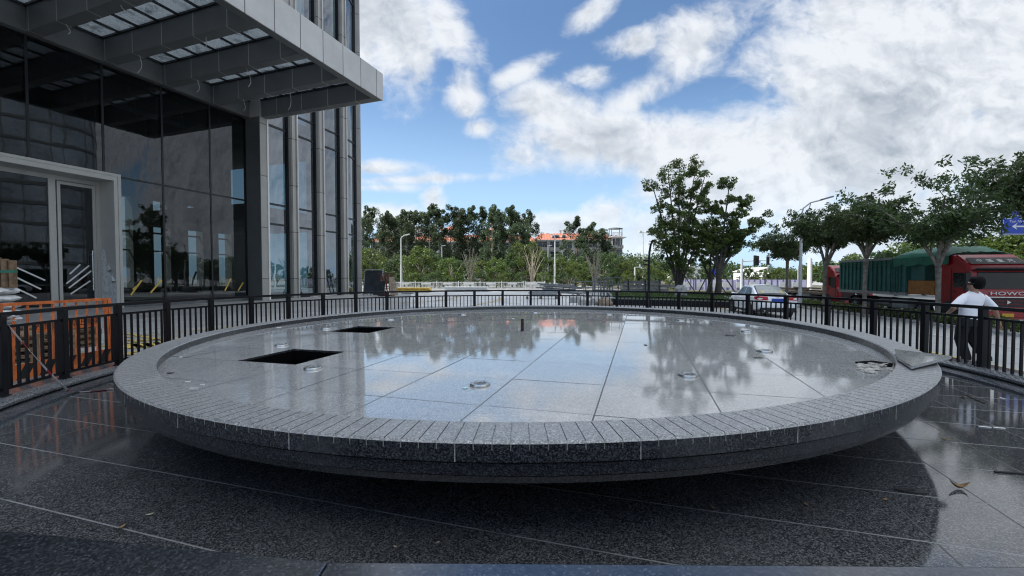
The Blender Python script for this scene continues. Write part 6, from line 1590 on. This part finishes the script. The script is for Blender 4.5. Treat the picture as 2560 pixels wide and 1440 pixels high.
# ------------------------------------------------------------------ litter on the stone
def litter():
    def curl(p, L, W, rz, k, mat, lab, nm='dry_leaf', cat='leaf', n=9, h=.006, grp=None):
        b = MB(); rows = []
        for i in range(n):
            f = i/(n-1); w = W*.5*max(.06, sin(pi*min(.98, f*.95+.03)))**.8; x = L*(f-.5); z = h+k*L*(f-.5)**2*2
            rows.append([(x, -w, z+abs(k)*w*.9), (x, 0, z), (x, w, z+abs(k)*w*.9)])
        b.loft(rows, False, False, 0, True); c, s = cos(rz), sin(rz); b.v = [(p.x+x*c-y*s, p.y+x*s+y*c, p.z+z) for x, y, z in b.v]
        o = tag(b.build(nm, M[mat]), lab, cat, grp); sd = o.modifiers.new('thickness', 'SOLIDIFY'); sd.thickness = .002; return o
    fz = -.012
    curl(floor_pt(2398, 1222, fz), .13, .055, -.35, .9, 'dry_leaf', 'large curled brown leaf on the wet floor at the right')
    for px, py, L, lab in ((2362, 1100, .08, 'small brown leaf on the floor below the right side of the disc'), (303, 1322, .055, 'rust brown leaf at the lower left of the basin floor'), (1783, 1273, .05, 'small orange brown leaf in the shade of the disc'),
                          (2015, 1264, .05, 'pale brown leaf in the dark reflection, right of centre'), (2212, 1252, .05, 'tiny brown leaf left of the flat dark sandal'), (1575, 1272, .04, 'little leaf deep under the front of the disc')):
        curl(floor_pt(px, py, fz), L, L*.5, px, .5, 'dry_leaf', lab)
    for px, py, L, lab in ((375, 1288, .05, 'pale narrow leaf at the lower left of the basin floor'), (988, 1369, .035, 'pale square scrap near the ledge, left of centre'), (1095, 1358, .025, 'small pale scrap just right of the pale square one')):
        curl(floor_pt(px, py, fz), L, L*.45, px*1.3, .2, 'pale_leaf', lab)
    # flat dark sandal
    p = floor_pt(2277, 1229, fz); b = MB(); rz_ = -.25; pts = []
    for j in range(20):
        a = 2*pi*j/20; r = .034+.008*cos(a); pts.append((.115*cos(a), r*sin(a)*1.1))
    c, s = cos(rz_), sin(rz_); P = [(p.x+x*c-y*s, p.y+x*s+y*c) for x, y in pts]; o = empty('flat_sandal', p, 'flat dark sandal lying on the basin floor near the edge of the reflection', 'sandal')
    b.prism(P, p.z+.002, p.z+.014); b.build('sole', M['dark_metal'], o)
    b = MB(); f = lambda x, y, z: Vector((p.x+x*c-y*s, p.y+x*s+y*c, p.z+z)); b.tube([f(-.07, -.036, .014), f(-.02, -.02, .035), f(.03, 0, .02)], .004, 5); b.tube([f(-.07, .036, .014), f(-.02, .02, .035), f(.03, 0, .02)], .004, 5); b.build('strap', M['black'], o)
    # bent reinforcing rod, strap, white strips
    q = [floor_pt(*v, fz) for v in ((2410, 998), (2406, 991), (2416, 990), (2440, 1001), (2462, 1010))]; b = MB(); b.tube([v+Vector((0, 0, .012)) for v in q], .007, 6); tag(b.build('bent_rod', M['rust']), 'bent rusty rod lying on the floor at the right', 'rod')
    q = [floor_pt(*v, fz) for v in ((2486, 1181), (2520, 1183), (2560, 1186), (2620, 1195))]; b = MB(); b.tube([v+Vector((0, 0, .008)) for v in q], .009, 6); tag(b.build('black_strap', M['black']), 'black strap lying on the floor at the right edge', 'strap')
    for px, py, qx, qy, lab in ((2447, 1067, 2478, 1070, 'white strip lying on the wet floor at the right, left piece'), (2484, 1070, 2512, 1072, 'white strip lying on the wet floor at the right, right piece'), (2500, 995, 2512, 998, 'pale scrap near the right kerb')):
        a, d = floor_pt(px, py, fz), floor_pt(qx, qy, fz); b = MB(); b.bar(a+Vector((0, 0, .006)), d+Vector((0, 0, .006)), .022, .006); tag(b.build('white_strip', M['white_paint']), lab, 'strip')
    # chips on the fountain floor
    z = FLOOR_Z
    for i, (px, py, L, W, mt, lab) in enumerate(((484, 972, .09, .018, 'white_paint', 'longest white sliver on the left of the fountain floor'), (470, 955, .05, .016, 'white_paint', 'white sliver just above the longest one'), (506, 963, .04, .012, 'white_paint', 'thin pale sliver right of the longest one'), (452, 893, .03, .02, 'white_paint', 'white chip by the left inner rim'),
             (697, 819, .09, .05, 'white_paint', 'white scrap at the back left of the fountain floor'), (1163, 971, .05, .04, 'plate_cyan', 'pale cyan scrap left of the front nozzle'), (1614, 863, .07, .04, 'dark_metal', 'small black block on the mirrored tree'), (1674, 811, .06, .05, 'dark_metal', 'small black block near the far rim, below the big trees'),
             (1825, 839, .16, .12, 'dark_metal', 'flat black plate near the far right nozzle'), (1203, 795, .12, .1, 'dark_metal', 'flat black plate near the far rim, left of the rusty pipe'), (426, 934, .06, .05, 'dark_metal', 'black shard at the left inner edge of the fountain floor'), (1283, 797, .07, .05, 'white_paint', 'small white plug left of the rusty pipe'), (1896, 895, .12, .03, 'dark_metal', 'flat dark strip below the white far right nozzle'))):
        p = floor_pt(px, py, z); a = i*1.3; d = Vector((cos(a*.2), sin(a*.2)*.5, 0)).normalized()*L/2
        if mt not in M: M[mt] = plain(mt, (.45, .70, .70), .5)
        b = MB(); b.bar(p-d+Vector((0, 0, .005)), p+d+Vector((0, 0, .006)), W, .006); tag(b.build('chip', M[mt], None, .002), lab, 'chip')
    # lifted corner slab on the rim and the broken bed under it
    zt = DISC_Z+TILT*4.6
    P = [ground(2236, 879, zt+.03), ground(2379, 897, zt+.05), ground(2279, 923, zt+.012), ground(2243, 899, zt+.02)]
    b = MB(); n = 4; up = Vector((0, 0, .032)); b.add([v for v in P[::-1]]+[v+up for v in P[::-1]], [(3, 2, 1, 0), (4, 5, 6, 7)]+[(i, (i+1) % 4, 4+(i+1) % 4, 4+i) for i in range(4)])
    tag(b.build('loose_slab', M['slab']), 'loose broken granite slab lying across the right rim of the fountain', 'slab')
    rd = random.Random(12)
    c = floor_pt(2195, 924, z)
    for i in range(26):
        px = 2150+rd.random()*84; py = 908+rd.random()*26; 
        if (px-2195)*.25+920 > py+16: continue
        p = floor_pt(px, py, z); s = rd.uniform(.02, .055); b = MB()
        b.loft([[(p.x+s*k*cos(2*pi*j/7+i)*rd.uniform(.6, 1.2), p.y+s*k*sin(2*pi*j/7+i)*rd.uniform(.6, 1.2), p.z+s*h) for j in range(7)] for k, h in ((1, .0), (1.05, .2), (.7, .5))], True, True, 0, False)
        tag(b.build('mortar_lump', M['mortar']), 'lump of broken mortar on the fountain floor beside the loose slab', 'rubble', 'broken mortar beside the loose slab')
    b = MB(); Q = [floor_pt(*v, z) for v in ((2138, 908), (2180, 904.5), (2233, 912), (2228, 918), (2170, 912))]; b.add([v+Vector((0, 0, .004)) for v in Q]+[v+Vector((0, 0, .018)) for v in Q], [tuple(range(4, -1, -1)), tuple(range(5, 10))]+[(i, (i+1) % 5, 5+(i+1) % 5, 5+i) for i in range(5)]); tag(b.build('slab_fragment', M['void']), 'dark slab fragment edging the broken mortar on the right', 'slab')
litter()
